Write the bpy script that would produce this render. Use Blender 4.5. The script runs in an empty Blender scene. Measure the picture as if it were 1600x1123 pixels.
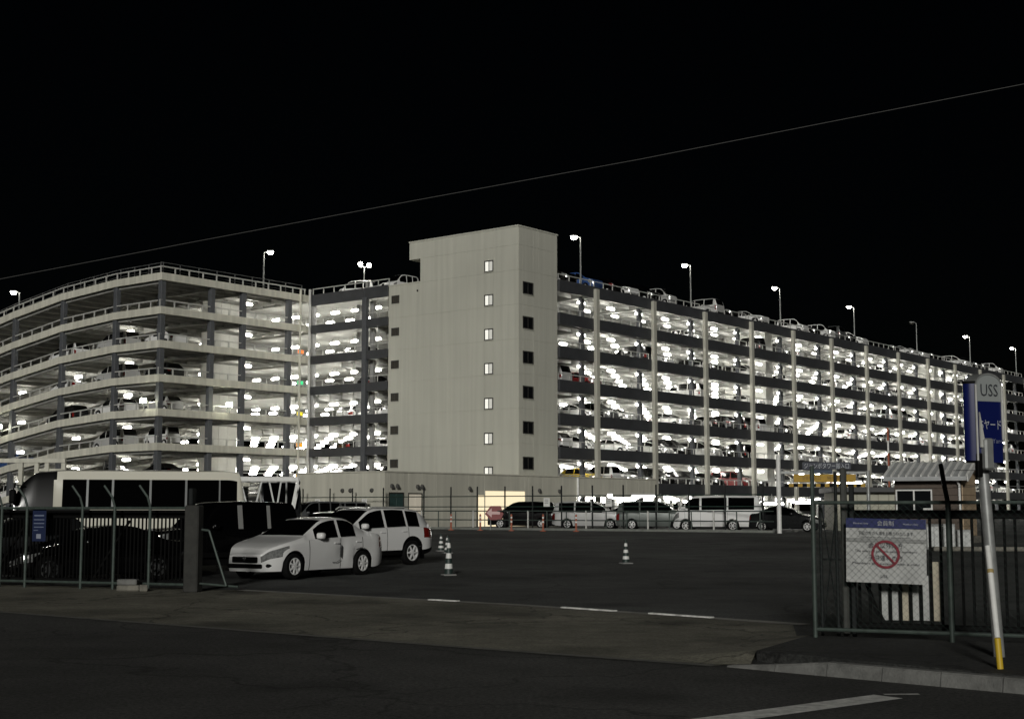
import bpy, math, random
import numpy as np
from mathutils import Vector
random.seed(7)
SC = bpy.context.scene
COL = SC.collection

# ------------------------------------------------------------------ camera, sky, sun, exposure
F_PX, CX, CY, HOR, EYE = 2200.0, 800.0, 561.5, 795.0, 1.7
TH = math.atan((HOR - CY) / F_PX)
cam = bpy.data.cameras.new('camera')
cam.sensor_width = 36.0
cam.lens = F_PX / 1600.0 * 36.0
cam.clip_end = 5000.0
cam_ob = bpy.data.objects.new('camera', cam)
cam_ob.location = (0, 0, EYE)
cam_ob.rotation_euler = (math.radians(90) + TH, 0, 0)
COL.objects.link(cam_ob)
SC.camera = cam_ob

SUN_EL, SUN_AZ = 16.0, -6.0            # azimuth of the light measured from the viewing side, minus = from the left
world = bpy.data.worlds.new('World')
SC.world = world
world.use_nodes = True
wn = world.node_tree.nodes
bgn = wn.get('Background')
sky = wn.new('ShaderNodeTexSky')
sky.sky_type = 'NISHITA'
sky.sun_disc = False
sky.sun_elevation = math.radians(SUN_EL)
sky.sun_rotation = math.radians(180 + SUN_AZ)
world.node_tree.links.new(sky.outputs[0], bgn.inputs[0])
bgn.inputs[1].default_value = 0.00006

sun = bpy.data.lights.new('sun', 'SUN')
sun.energy = 0.62
sun.angle = math.radians(7)
sun.color = (1.0, 0.985, 0.93)
sun_ob = bpy.data.objects.new('sun', sun)
a_ = math.radians(SUN_AZ)
e_ = math.radians(SUN_EL)
sdir = Vector((math.sin(a_) * math.cos(e_), -math.cos(a_) * math.cos(e_), math.sin(e_)))   # towards the light
sun_ob.rotation_euler = sdir.to_track_quat('Z', 'Y').to_euler()
sun_ob.location = (-20, -40, 30)
COL.objects.link(sun_ob)

vs = SC.view_settings
vs.view_transform = 'Standard'
vs.look = 'None'
vs.gamma = 1.0
vs.use_curve_mapping = False
vs.exposure = 1.45
SC.cycles.use_denoising = True
SC.cycles.max_bounces = 6
SC.cycles.diffuse_bounces = 4
SC.cycles.glossy_bounces = 3
SC.cycles.sample_clamp_indirect = 4.0
SC.cycles.use_light_tree = True

# ------------------------------------------------------------------ photograph measurements -> places in the world
def P(px, py, Y):
    a, b = (px - CX) / F_PX, (CY - py) / F_PX
    s = Y / (math.cos(TH) - b * math.sin(TH))
    return a * s, EYE + s * (math.sin(TH) + b * math.cos(TH))
def XX(px, Y, py=780): return P(px, py, Y)[0]
def ZZ(py, Y): return P(800, py, Y)[1]
def gz(y): return 0.4 * min(max((y - 32.0) / 46.0, 0.0), 1.0)

# ------------------------------------------------------------------ materials
MATS = {}
def mat(name, col, rough=0.7, metal=0.0, noise=0.0, nscale=3.0, bump=0.0, bscale=40.0, emit=None, estr=0.0, coat=0.0, spec=0.5, stretch=None, dark=None):
    if name in MATS: return MATS[name]
    m = bpy.data.materials.new(name)
    m.use_nodes = True
    nt = m.node_tree
    b = nt.nodes['Principled BSDF']
    c = (*col, 1.0) if len(col) == 3 else col
    b.inputs['Base Color'].default_value = c
    b.inputs['Roughness'].default_value = rough
    b.inputs['Metallic'].default_value = metal
    b.inputs['Specular IOR Level'].default_value = spec
    if coat: b.inputs['Coat Weight'].default_value = coat; b.inputs['Coat Roughness'].default_value = 0.06
    if emit: b.inputs['Emission Color'].default_value = (*emit, 1); b.inputs['Emission Strength'].default_value = estr
    if noise or bump:
        tc = nt.nodes.new('ShaderNodeTexCoord')
        mp = nt.nodes.new('ShaderNodeMapping')
        nt.links.new(tc.outputs['Object'], mp.inputs[0])
        if stretch: mp.inputs['Scale'].default_value = stretch
    if noise:
        n = nt.nodes.new('ShaderNodeTexNoise'); n.inputs['Scale'].default_value = nscale; n.inputs['Detail'].default_value = 6; n.inputs['Roughness'].default_value = 0.65
        nt.links.new(mp.outputs[0], n.inputs['Vector'])
        r = nt.nodes.new('ShaderNodeMapRange')
        r.inputs['From Min'].default_value = 0.3; r.inputs['From Max'].default_value = 0.7
        r.inputs['To Min'].default_value = 0.0; r.inputs['To Max'].default_value = 1.0
        nt.links.new(n.outputs['Fac'], r.inputs['Value'])
        mx = nt.nodes.new('ShaderNodeMix'); mx.data_type = 'RGBA'
        d = dark if dark else tuple(v * (1 - noise) for v in col[:3])
        mx.inputs[6].default_value = (*d, 1); mx.inputs[7].default_value = (*[min(1, v * (1 + noise * 0.6)) for v in col[:3]], 1)
        nt.links.new(r.outputs[0], mx.inputs[0]); nt.links.new(mx.outputs[2], b.inputs['Base Color'])
        rr = nt.nodes.new('ShaderNodeMapRange'); rr.inputs['To Min'].default_value = max(0.02, rough - 0.1); rr.inputs['To Max'].default_value = min(1, rough + 0.1)
        nt.links.new(n.outputs['Fac'], rr.inputs['Value']); nt.links.new(rr.outputs[0], b.inputs['Roughness'])
    if bump:
        n2 = nt.nodes.new('ShaderNodeTexNoise'); n2.inputs['Scale'].default_value = bscale; n2.inputs['Detail'].default_value = 4
        nt.links.new(mp.outputs[0], n2.inputs['Vector'])
        bp = nt.nodes.new('ShaderNodeBump'); bp.inputs['Strength'].default_value = bump; bp.inputs['Distance'].default_value = 0.02
        nt.links.new(n2.outputs['Fac'], bp.inputs['Height']); nt.links.new(bp.outputs[0], b.inputs['Normal'])
    MATS[name] = m
    return m

def ground_mat(name, col, patch=(0.55, 1.5), patch_scale=0.12, grain=0.62, bump=0.6, rough=0.9):
    """Asphalt or concrete: broad worn patches, tyre-polished streaks, speckled aggregate and cracks."""
    m = bpy.data.materials.new(name); m.use_nodes = True
    nt = m.node_tree; N = nt.nodes; Lk = nt.links; b = N['Principled BSDF']
    tc = N.new('ShaderNodeTexCoord')
    def noise(sc, det=5, ro=0.6):
        n = N.new('ShaderNodeTexNoise'); n.inputs['Scale'].default_value = sc; n.inputs['Detail'].default_value = det; n.inputs['Roughness'].default_value = ro
        Lk.new(tc.outputs['Object'], n.inputs['Vector']); return n.outputs['Fac']
    def rng(s, a, c, lo, hi):
        r = N.new('ShaderNodeMapRange'); r.inputs['From Min'].default_value = a; r.inputs['From Max'].default_value = c
        r.inputs['To Min'].default_value = lo; r.inputs['To Max'].default_value = hi; Lk.new(s, r.inputs['Value']); return r.outputs[0]
    def mul(x, y):
        q = N.new('ShaderNodeMath'); q.operation = 'MULTIPLY'; Lk.new(x, q.inputs[0]); Lk.new(y, q.inputs[1]); return q.outputs[0]
    p = rng(noise(patch_scale, 6), 0.3, 0.7, patch[0], patch[1])
    p2 = rng(noise(patch_scale * 9, 5), 0.3, 0.7, 0.8, 1.2)
    g = rng(noise(21, 4, 0.85), 0.36, 0.66, 1 - grain, 1 + grain * 1.15)
    vo = N.new('ShaderNodeTexVoronoi'); vo.feature = 'DISTANCE_TO_EDGE'; vo.inputs['Scale'].default_value = 0.22
    wob = N.new('ShaderNodeTexNoise'); wob.inputs['Scale'].default_value = 1.2; wob.inputs['Detail'].default_value = 5
    Lk.new(tc.outputs['Object'], wob.inputs['Vector'])
    ad = N.new('ShaderNodeVectorMath'); ad.operation = 'MULTIPLY_ADD'; ad.inputs[1].default_value = (1.6, 1.6, 0); Lk.new(wob.outputs['Color'], ad.inputs[0]); Lk.new(tc.outputs['Object'], ad.inputs[2])
    Lk.new(ad.outputs[0], vo.inputs['Vector'])
    cr = rng(vo.outputs['Distance'], 0.0, 0.01, 0.4, 1.0)
    sv = N.new('ShaderNodeTexVoronoi'); sv.inputs['Scale'].default_value = 0.42; sv.inputs['Randomness'].default_value = 1.0
    Lk.new(ad.outputs[0], sv.inputs['Vector'])
    st = rng(sv.outputs['Distance'], 0.12, 0.34, 0.55, 1.0)          # drip stains
    k = mul(mul(mul(mul(p, p2), g), cr), st)
    vm = N.new('ShaderNodeVectorMath'); vm.operation = 'SCALE'; vm.inputs[0].default_value = col; Lk.new(k, vm.inputs['Scale'])
    Lk.new(vm.outputs[0], b.inputs['Base Color'])
    b.inputs['Roughness'].default_value = rough; b.inputs['Specular IOR Level'].default_value = 0.3
    bp = N.new('ShaderNodeBump'); bp.inputs['Strength'].default_value = bump; bp.inputs['Distance'].default_value = 0.01
    Lk.new(noise(70, 3, 0.8), bp.inputs['Height']); Lk.new(bp.outputs[0], b.inputs['Normal'])
    MATS[name] = m; return m

def wall_mat(name, col, streak=0.12):
    """Painted panel wall with faint vertical rain streaks and cloudy fading."""
    m = bpy.data.materials.new(name); m.use_nodes = True
    nt = m.node_tree; N = nt.nodes; Lk = nt.links; b = N['Principled BSDF']
    tc = N.new('ShaderNodeTexCoord'); ge = N.new('ShaderNodeNewGeometry')
    def noise(scale_vec, sc, det):
        mp = N.new('ShaderNodeMapping'); mp.inputs['Scale'].default_value = scale_vec; Lk.new(ge.outputs['Position'], mp.inputs[0])
        n = N.new('ShaderNodeTexNoise'); n.inputs['Scale'].default_value = sc; n.inputs['Detail'].default_value = det; Lk.new(mp.outputs[0], n.inputs['Vector'])
        r = N.new('ShaderNodeMapRange'); r.inputs['From Min'].default_value = 0.3; r.inputs['From Max'].default_value = 0.7
        Lk.new(n.outputs['Fac'], r.inputs['Value']); return r
    r1 = noise((1.6, 1.6, 0.06), 1.5, 6); r1.inputs['To Min'].default_value = 1 - streak; r1.inputs['To Max'].default_value = 1 + streak * 0.4
    r2 = noise((1, 1, 1), 0.13, 4); r2.inputs['To Min'].default_value = 0.93; r2.inputs['To Max'].default_value = 1.05
    q = N.new('ShaderNodeMath'); q.operation = 'MULTIPLY'; Lk.new(r1.outputs[0], q.inputs[0]); Lk.new(r2.outputs[0], q.inputs[1])
    vm = N.new('ShaderNodeVectorMath'); vm.operation = 'SCALE'; vm.inputs[0].default_value = col; Lk.new(q.outputs[0], vm.inputs['Scale'])
    Lk.new(vm.outputs[0], b.inputs['Base Color']); b.inputs['Roughness'].default_value = 0.75
    MATS[name] = m; return m

asphalt = ground_mat('lot_asphalt', (0.056, 0.058, 0.056), patch=(0.4, 1.65), rough=0.85)
road_m = ground_mat('road_asphalt', (0.054, 0.054, 0.051), patch=(0.45, 1.55))
apron_m = ground_mat('apron_concrete', (0.165, 0.158, 0.125), patch=(0.55, 1.4), patch_scale=0.35, grain=0.35)
walk_m = ground_mat('pavement_asphalt', (0.04, 0.041, 0.039), patch=(0.6, 1.3))
kerb_m = mat('kerb_concrete', (0.17, 0.17, 0.16), 0.9, noise=0.4, nscale=5, bump=0.4)
line_m = mat('line_paint', (0.82, 0.82, 0.78), 0.7, noise=0.2, nscale=7, dark=(0.4, 0.4, 0.38))
tower_m = wall_mat('tower_wall_paint', (0.56, 0.555, 0.48), 0.09)
annex_m = wall_mat('annex_wall_paint', (0.58, 0.565, 0.48), 0.14)
fascia_m = wall_mat('fascia_concrete', (0.66, 0.645, 0.55), 0.2)
pilaster_m = wall_mat('pilaster_paint', (0.5, 0.49, 0.42), 0.15)
parapet_m = mat('parapet_dark', (0.05, 0.052, 0.056), 0.6, noise=0.3, nscale=0.8)
col_dark_m = mat('steel_column_paint', (0.085, 0.09, 0.098), 0.6, noise=0.2, nscale=1)
col_in_m = mat('inner_column_paint', (0.3, 0.3, 0.29), 0.6, noise=0.2, nscale=1)
deck_m = mat('deck_concrete', (0.37, 0.37, 0.345), 0.85, noise=0.25, nscale=0.7)
deck_d_m = mat('ramp_deck_concrete', (0.55, 0.54, 0.49), 0.85, noise=0.3, nscale=0.7)
joist_m = mat('joist_paint', (0.48, 0.48, 0.46), 0.6, noise=0.2, nscale=1)
beam_d_m = mat('ramp_beam_steel', (0.3, 0.3, 0.28), 0.6, noise=0.3, nscale=1)
rail_m = mat('galvanised_rail', (0.55, 0.55, 0.52), 0.5, 0.1, noise=0.2, nscale=4)
rail_d_m = mat('dull_mesh_rail', (0.12, 0.12, 0.12), 0.6)
lamp_m = mat('lit_lamp_lens', (0.9, 0.9, 0.88), 0.4, emit=(1.0, 0.975, 0.9), estr=11.5)
lamp_far_m = lamp_m
post_lamp_m = mat('lit_street_lamp_lens', (0.9, 0.9, 0.88), 0.4, emit=(1.0, 0.96, 0.86), estr=30.0)
flood_m = mat('lit_floodlight_lens', (0.9, 0.9, 0.8), 0.4, emit=(1.0, 1.0, 0.78), estr=70.0)
white_wall_m = mat('white_inner_wall', (0.66, 0.66, 0.62), 0.7, noise=0.15, nscale=0.8)
glass_m = mat('dark_glass', (0.008, 0.009, 0.01), 0.04, spec=0.6)
tint_m = mat('vehicle_glass', (0.0015, 0.0016, 0.0018), 0.05, spec=0.5)
frame_m = mat('window_frame_bronze', (0.035, 0.034, 0.03), 0.5)
lit_pane_m = mat('lit_pane', (0.7, 0.7, 0.66), 0.5, emit=(1, 0.98, 0.88), estr=0.24)
lit_pane2_m = mat('lit_blind_pane', (0.6, 0.6, 0.57), 0.5, emit=(1, 0.98, 0.88), estr=0.1)
dim_pane_m = mat('dim_pane', (0.06, 0.055, 0.045), 0.25)
green_m = mat('green_fence_paint', (0.02, 0.042, 0.033), 0.55, noise=0.3, nscale=6)
greenl_m = mat('weathered_green_pipe', (0.06, 0.08, 0.069), 0.55, 0.2, noise=0.35, nscale=8)
dark_fence_m = mat('dark_post_paint', (0.014, 0.016, 0.016), 0.6, spec=0.2)
black_m = mat('matt_black', (0.003, 0.003, 0.003), 0.7, spec=0.12)
rubber_m = mat('tyre_rubber', (0.004, 0.004, 0.004), 0.85, spec=0.2)
rim_m = mat('alloy_rim', (0.78, 0.78, 0.77), 0.3, 0.15)
chrome_m = mat('chrome_trim', (0.7, 0.7, 0.7), 0.15, 1.0)
white_p = mat('white_car_paint', (0.8, 0.8, 0.785), 0.3, coat=1.0)
cream_p = mat('cream_bus_paint', (0.7, 0.68, 0.58), 0.3, coat=0.4)
silver_p = mat('silver_car_paint', (0.5, 0.5, 0.49), 0.3, 0.12, coat=0.8)
black_p = mat('black_car_paint', (0.002, 0.002, 0.0022), 0.18, coat=0.7)
grey_p = mat('grey_car_paint', (0.13, 0.135, 0.135), 0.3, 0.4, coat=0.5)
dgrey_p = mat('charcoal_car_paint', (0.016, 0.017, 0.018), 0.25, 0.3, coat=0.5)
red_p = mat('red_car_paint', (0.12, 0.01, 0.01), 0.3, coat=0.5)
blue_p = mat('blue_car_paint', (0.03, 0.07, 0.2), 0.3, coat=0.5)
yellow_p = mat('yellow_car_paint', (0.65, 0.45, 0.02), 0.3, coat=0.5)
lens_m = mat('headlight_lens', (0.42, 0.43, 0.42), 0.12, 0.5, coat=0.8, noise=0.6, nscale=14)
tail_m = mat('tail_lens', (0.16, 0.01, 0.008), 0.2, coat=0.6)
plate_m = mat('bare_plate', (0.08, 0.08, 0.08), 0.5)
white_m = mat('white_paint', (0.78, 0.78, 0.75), 0.5, noise=0.12, nscale=6)
navy_m = mat('navy_print', (0.015, 0.022, 0.11), 0.45)
blue_sign_m = mat('blue_sign_panel', (0.007, 0.012, 0.085), 0.22, coat=0.5)
sign_txt_m = mat('sign_lettering_white', (0.45, 0.46, 0.5), 0.5)
dark_txt_m = mat('dark_lettering', (0.03, 0.032, 0.04), 0.6)
red_txt_m = mat('red_print', (0.22, 0.015, 0.03), 0.55)
yellow_m = mat('yellow_board', (0.42, 0.25, 0.01), 0.5, noise=0.15)
orange_m = mat('orange_plastic', (0.36, 0.1, 0.05), 0.5)
red_m = mat('red_board', (0.2, 0.025, 0.022), 0.5)
pole_m = mat('galvanised_pole', (0.36, 0.37, 0.36), 0.4, 0.4, noise=0.25, nscale=5)
conc_m = mat('rough_concrete', (0.2, 0.19, 0.16), 0.9, noise=0.45, nscale=5, bump=0.5)
brown_m = mat('brown_siding', (0.11, 0.085, 0.068), 0.8, noise=0.25, nscale=3)
roofsteel_m = mat('grey_roof_steel', (0.42, 0.43, 0.43), 0.5, 0.1, noise=0.2, nscale=2)
tan_m = mat('tan_siding', (0.5, 0.38, 0.25), 0.7, noise=0.15, nscale=2)
beige_m = mat('beige_sheet', (0.42, 0.41, 0.33), 0.7, noise=0.2, nscale=1)
banner_m = mat('banner_vinyl', (0.46, 0.465, 0.45), 0.55, noise=0.18, nscale=4)
band_grey_m = mat('banner_grey_band', (0.27, 0.275, 0.265), 0.55)

# ------------------------------------------------------------------ mesh helpers
class MB:
    def __init__(s): s.v, s.f, s.m = [], [], []
    def add(s, vs_, fs, mi=0):
        o = len(s.v); s.v += [tuple(p) for p in vs_]
        s.f += [tuple(i + o for i in f) for f in fs]; s.m += [mi] * len(fs); return s
    def box(s, x0, x1, y0, y1, z0, z1, mi=0):
        v = [(x, y, z) for z in (z0, z1) for y in (y0, y1) for x in (x0, x1)]
        return s.add(v, [(0, 2, 3, 1), (4, 5, 7, 6), (0, 1, 5, 4), (2, 6, 7, 3), (0, 4, 6, 2), (1, 3, 7, 5)], mi)
    def cbox(s, c, d, mi=0): return s.box(c[0] - d[0] / 2, c[0] + d[0] / 2, c[1] - d[1] / 2, c[1] + d[1] / 2, c[2] - d[2] / 2, c[2] + d[2] / 2, mi)
    def bbox(s, x0, x1, y0, y1, z0, z1, b=0.02, mi=0):
        """box with chamfered edges"""
        v, f = [], []
        bx = min(b, (x1 - x0) * .45, (y1 - y0) * .45, (z1 - z0) * .45)
        import itertools
        idx = {}
        for sx, sy, sz in itertools.product((0, 1), repeat=3):
            X, Y, Z = (x0, x1)[sx], (y0, y1)[sy], (z0, z1)[sz]
            dx, dy, dz = (bx, -bx)[sx], (bx, -bx)[sy], (bx, -bx)[sz]
            for ax, p in enumerate(((X, Y + dy, Z + dz), (X + dx, Y, Z + dz), (X + dx, Y + dy, Z))):
                idx[(sx, sy, sz, ax)] = len(v); v.append(p)
        for ax in range(3):
            o = [i for i in range(3) if i != ax]
            for sgn in (0, 1):
                q = []
                for a, c in ((0, 0), (1, 0), (1, 1), (0, 1)):
                    k = [0, 0, 0]; k[ax] = sgn; k[o[0]] = a; k[o[1]] = c; q.append(idx[(*k, ax)])
                if (sgn == 0) != (ax == 1): q.reverse()
                f.append(tuple(q))
        for ax in range(3):
            o = [i for i in range(3) if i != ax]
            for a, c in itertools.product((0, 1), repeat=2):
                k0 = [0, 0, 0]; k0[o[0]] = a; k0[o[1]] = c; k1 = list(k0); k1[ax] = 1
                q = [idx[(*k0, o[0])], idx[(*k1, o[0])], idx[(*k1, o[1])], idx[(*k0, o[1])]]
                f.append(tuple(q))
        for k in itertools.product((0, 1), repeat=3): f.append(tuple(idx[(*k, a)] for a in range(3)))
        return s.add(v, f, mi)
    def tube(s, p, q, r, n=8, mi=0, r2=None, cap=True):
        p, q = Vector(p), Vector(q); d = (q - p)
        if d.length < 1e-6: return s
        d.normalize(); a = d.orthogonal().normalized(); b = d.cross(a); r2 = r if r2 is None else r2
        v = [p + (a * math.cos(2 * math.pi * i / n) + b * math.sin(2 * math.pi * i / n)) * r for i in range(n)]
        v += [q + (a * math.cos(2 * math.pi * i / n) + b * math.sin(2 * math.pi * i / n)) * r2 for i in range(n)]
        fs = [(i, (i + 1) % n, n + (i + 1) % n, n + i) for i in range(n)]
        if cap: fs += [tuple(range(n))[::-1], tuple(range(n, 2 * n))]
        return s.add(v, fs, mi)
    def bar(s, p, q, w, h, mi=0, up=(0, 0, 1)):
        p, q = Vector(p), Vector(q); d = (q - p).normalized(); up = Vector(up)
        sd = d.cross(up)
        if sd.length < 1e-4: sd = d.cross(Vector((1, 0, 0)))
        sd.normalize(); u2 = sd.cross(d).normalized()
        v = [e + sd * (w / 2 * i) + u2 * (h / 2 * j) for e in (p, q) for i, j in ((-1, -1), (1, -1), (1, 1), (-1, 1))]
        return s.add(v, [(0, 1, 5, 4), (1, 2, 6, 5), (2, 3, 7, 6), (3, 0, 4, 7), (3, 2, 1, 0), (4, 5, 6, 7)], mi)
    def path(s, pts, r, n=6, mi=0):
        for a, b in zip(pts[:-1], pts[1:]): s.tube(a, b, r, n, mi)
        return s
    def prism(s, poly, ext, mi=0):
        """closed polygon (list of 3d points) pushed along vector ext"""
        n = len(poly); e = Vector(ext)
        v = [Vector(p) for p in poly] + [Vector(p) + e for p in poly]
        return s.add(v, [tuple(range(n))[::-1], tuple(range(n, 2 * n))] + [(i, (i + 1) % n, n + (i + 1) % n, n + i) for i in range(n)], mi)
    def lathe(s, prof, n=24, axis='z', c=(0, 0, 0), mi=0):
        v, fs = [], []
        for r, h in prof:
            for i in range(n):
                a = 2 * math.pi * i / n
                p = (r * math.cos(a), r * math.sin(a), h) if axis == 'z' else (r * math.cos(a), h, r * math.sin(a))
                v.append((p[0] + c[0], p[1] + c[1], p[2] + c[2]))
        for k in range(len(prof) - 1):
            for i in range(n): fs.append((k * n + i, k * n + (i + 1) % n, (k + 1) * n + (i + 1) % n, (k + 1) * n + i))
        return s.add(v, fs, mi)
    def join(s, o, mi=None, off=(0, 0, 0)):
        k = len(s.v); s.v += [(p[0] + off[0], p[1] + off[1], p[2] + off[2]) for p in o.v]
        s.f += [tuple(i + k for i in f) for f in o.f]; s.m += list(o.m) if mi is None else [mi] * len(o.f); return s
    def mesh(s, name, mats, smooth=None, fix=False):
        me = bpy.data.meshes.new(name)
        me.from_pydata([tuple(p) for p in s.v], [], s.f)
        for m in (mats if isinstance(mats, (list, tuple)) else [mats]): me.materials.append(m)
        me.polygons.foreach_set('material_index', s.m)
        if fix:
            import bmesh
            b = bmesh.new(); b.from_mesh(me); bmesh.ops.recalc_face_normals(b, faces=b.faces); b.to_mesh(me); b.free()
        if smooth:
            me.polygons.foreach_set('use_smooth', [True] * len(me.polygons)); me.set_sharp_from_angle(angle=math.radians(smooth))
        me.update(); return me
    def build(s, name, mats, parent=None, smooth=None, loc=None, fix=True):
        return link(name, s.mesh(name, mats, smooth, fix), parent, loc)

def link(name, me, parent=None, loc=None, rz=None):
    o = bpy.data.objects.new(name, me); COL.objects.link(o)
    if parent is not None: o.parent = parent
    if loc is not None: o.location = loc
    if rz is not None: o.rotation_euler = (0, 0, rz)
    return o
def tag(o, label, cat, group=None, kind=None):
    o['label'] = label; o['category'] = cat
    if group: o['group'] = group
    if kind: o['kind'] = kind
    return o
def struct(o, kind='structure', label=None):
    o['kind'] = kind
    if label: o['label'] = label
    return o
def empty(name, loc, rz=0.0):
    o = bpy.data.objects.new(name, None); o.empty_display_size = 0.3
    o.location = loc; o.rotation_euler = (0, 0, rz); COL.objects.link(o); return o
def text_mb(body, size, mi=0, align='CENTER', width=None):
    cu = bpy.data.curves.new('t', 'FONT'); cu.body = body; cu.size = size; cu.align_x = align; cu.align_y = 'CENTER'; cu.resolution_u = 2
    ob = bpy.data.objects.new('t', cu); COL.objects.link(ob); bpy.context.view_layer.update()
    me = ob.to_mesh(); mb = MB()
    vv = [tuple(v.co) for v in me.vertices]
    if width and vv:
        w = max(p[0] for p in vv) - min(p[0] for p in vv); k = width / w
        vv = [(p[0] * k, p[1], 0) for p in vv]
    mb.add(vv, [tuple(p.vertices) for p in me.polygons], mi)
    ob.to_mesh_clear(); bpy.data.objects.remove(ob); bpy.data.curves.remove(cu); return mb
def on_wall(mb, c, right, up=(0, 0, 1)):
    """lay a flat text mesh (x right, y up) on a vertical face"""
    r, u, c = Vector(right), Vector(up), Vector(c)
    mb.v = [tuple(c + r * p[0] + u * p[1]) for p in mb.v]; return mb
ORD = ['first', 'second', 'third', 'fourth', 'fifth', 'sixth', 'seventh', 'eighth', 'ninth', 'tenth', 'eleventh', 'twelfth', 'thirteenth', 'fourteenth', 'fifteenth', 'sixteenth', 'seventeenth', 'eighteenth', 'nineteenth', 'twentieth', 'twenty-first', 'twenty-second', 'twenty-third', 'twenty-fourth', 'twenty-fifth']


# ------------------------------------------------------------------ the ground
def sheet(name, poly, z, m, thick=None):
    mb = MB()
    if thick: mb.prism([(x, y, z - thick) for x, y in poly], (0, 0, thick))
    else:
        from mathutils.geometry import tessellate_polygon
        mb.add([(x, y, z) for x, y in poly], [tuple(t) for t in tessellate_polygon([[Vector((x, y, 0)) for x, y in poly]])])
    return mb.build(name, m)
mb = MB()
ys = [-60, 32, 78, 160, 900]
for a, b in zip(ys[:-1], ys[1:]):
    mb.add([(-700, a, gz(a)), (700, a, gz(a)), (700, b, gz(b)), (-700, b, gz(b))], [(0, 1, 2, 3)])
struct(mb.build('ground', asphalt, fix=False))
# front edge of the driveway apron and the line of the property
E0, E1, E2 = (-8.67, 23.8), (0.0, 17.2), (2.21, 15.58)
K1 = (4.79, 13.17)
struct(sheet('road', [(-60, -30), (60, -30), (60, -38.4 + 13), (K1[0] + 12, K1[1] - 11.2), K1, E2, E1, E0, (-60, 63)], 0.004, road_m))
struct(sheet('driveway_apron', [E0, E1, E2, (2.6, 16.0), (3.6, 17.9), (4.15, 21.1), (0, 25.4), (-5.7, 29.9), (-10.2, 31.6), (-40, 43), (-40, 47.6)], 0.008, apron_m))
# gutter strip in front of the apron
mb = MB()
pts = [(-40, 47.6), E0, E1, E2]
for (xa, ya), (xb, yb) in zip(pts[1:-1], pts[2:]):
    d = Vector((xb - xa, yb - ya, 0)).normalized(); n = Vector((d.y, -d.x, 0))
    a, b = Vector((xa, ya, 0.012)), Vector((xb, yb, 0.012))
    mb.add([a - n * 0.07, b - n * 0.07, b + n * 0.1, a + n * 0.1], [(0, 1, 2, 3)])
struct(mb.build('gutter_strip', mat('gutter_concrete', (0.13, 0.13, 0.115), 0.9, noise=0.4, nscale=3)))
# raised pavement on the right, its kerb stones
walk_poly = [(2.75, 16.1), (4.2, 14.45), (5.0, 13.55), (16.9, 2.4), (40, 2.4), (40, 16), (6.6, 16.75), (3.78, 18.1)]
struct(MB().add([(2.75, 16.1, .1195), (3.78, 18.1, .1195), (3.0, 18.5, .012), (1.75, 16.45, .012), (2.2, 15.7, .012), (2.6, 15.6, .02)], [(0, 1, 2), (0, 2, 3), (0, 3, 4), (0, 4, 5)]).build('pavement_ramp', apron_m))
struct(sheet('pavement', walk_poly, 0.12, walk_m, 0.14))
kerb = empty('kerb', (0, 0, 0)); struct(kerb)
kp = []
a, b = Vector((2.3, 15.48, 0)), Vector((K1[0] + 12.0, K1[1] - 11.2, 0))
d = (b - a).normalized(); n = Vector((-d.y, d.x, 0))        # n points to the pavement
if n.y < 0: n = -n
s = 0.0; i = 0
while s < 14.5:
    ln = 0.3 if i == 0 else 0.62
    h0 = 0.02 if i == 0 else (0.075 if i == 1 else 0.14); h1 = 0.075 if i == 0 else 0.14
    if i == 0: ln = 0.62
    p0, p1 = a + d * (s + 0.006), a + d * (s + ln - 0.006)
    mb = MB(); w0 = 0.025
    sec = lambda p, h: [p + n * 0.0, p + n * 0.17, p + n * 0.17 + Vector((0, 0, h)), p + n * (w0 + 0.02) + Vector((0, 0, h)), p + n * w0 + Vector((0, 0, h - 0.02))]
    A, B = sec(p0, h0), sec(p1, h1)
    mb.add(A + B, [(0, 1, 2, 3, 4), (9, 8, 7, 6, 5)] + [(k, k + 5, (k + 1) % 5 + 5, (k + 1) % 5) for k in range(5)])
    mb.build('kerb_stone', kerb_m, kerb)
    s += ln; i += 1
# painted lines
mb = MB()
def stripe(pa, pb, w, z):
    a, b = Vector((*pa, z)), Vector((*pb, z)); d = (b - a).normalized(); n = Vector((-d.y, d.x, 0)) * w / 2
    return MB().add([a - n, b - n, b + n, a + n], [(0, 1, 2, 3)])
struct(stripe((1.0, 11.1), (3.42, 13.05), 0.32, 0.009).build('road_line', line_m))
struct(stripe((3.42, 13.2), (3.75, 13.22), 0.07, 0.009).build('road_line', line_m))
gl = [(-5.7, 29.9), (0, 25.4), (4.3, 21.05)]
def gline(t):                                               # t in metres along the gate line
    a, b, c = [Vector((*p, 0)) for p in gl]; l1 = (b - a).length
    return (a + (b - a).normalized() * t) if t < l1 else (b + (c - b).normalized() * (t - l1))
for t0, t1 in ((5.3, 6.0), (8.5, 9.7), (10.45, 11.7)):
    p, q = gline(t0), gline(t1); struct(MB().bar((p.x, p.y, .025), (q.x, q.y, .025), .1, .02).build('gate_rail', line_m))
p, q = gline(0.0), gline(13.4)
mb = MB(); mid = gline(7.26)
for a, b in ((p, mid), (mid, q)):
    dd = (b - a).normalized(); nn = Vector((-dd.y, dd.x, 0))
    mb.add([a + nn * -0.12 + Vector((0, 0, .014)), b + nn * -0.12 + Vector((0, 0, .014)), b + nn * .16 + Vector((0, 0, .014)), a + nn * .16 + Vector((0, 0, .014))], [(0, 1, 2, 3)])
struct(mb.build('gate_track_strip', mat('track_concrete', (0.27, 0.265, 0.24), 0.9, noise=0.4, nscale=2)))

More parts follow.
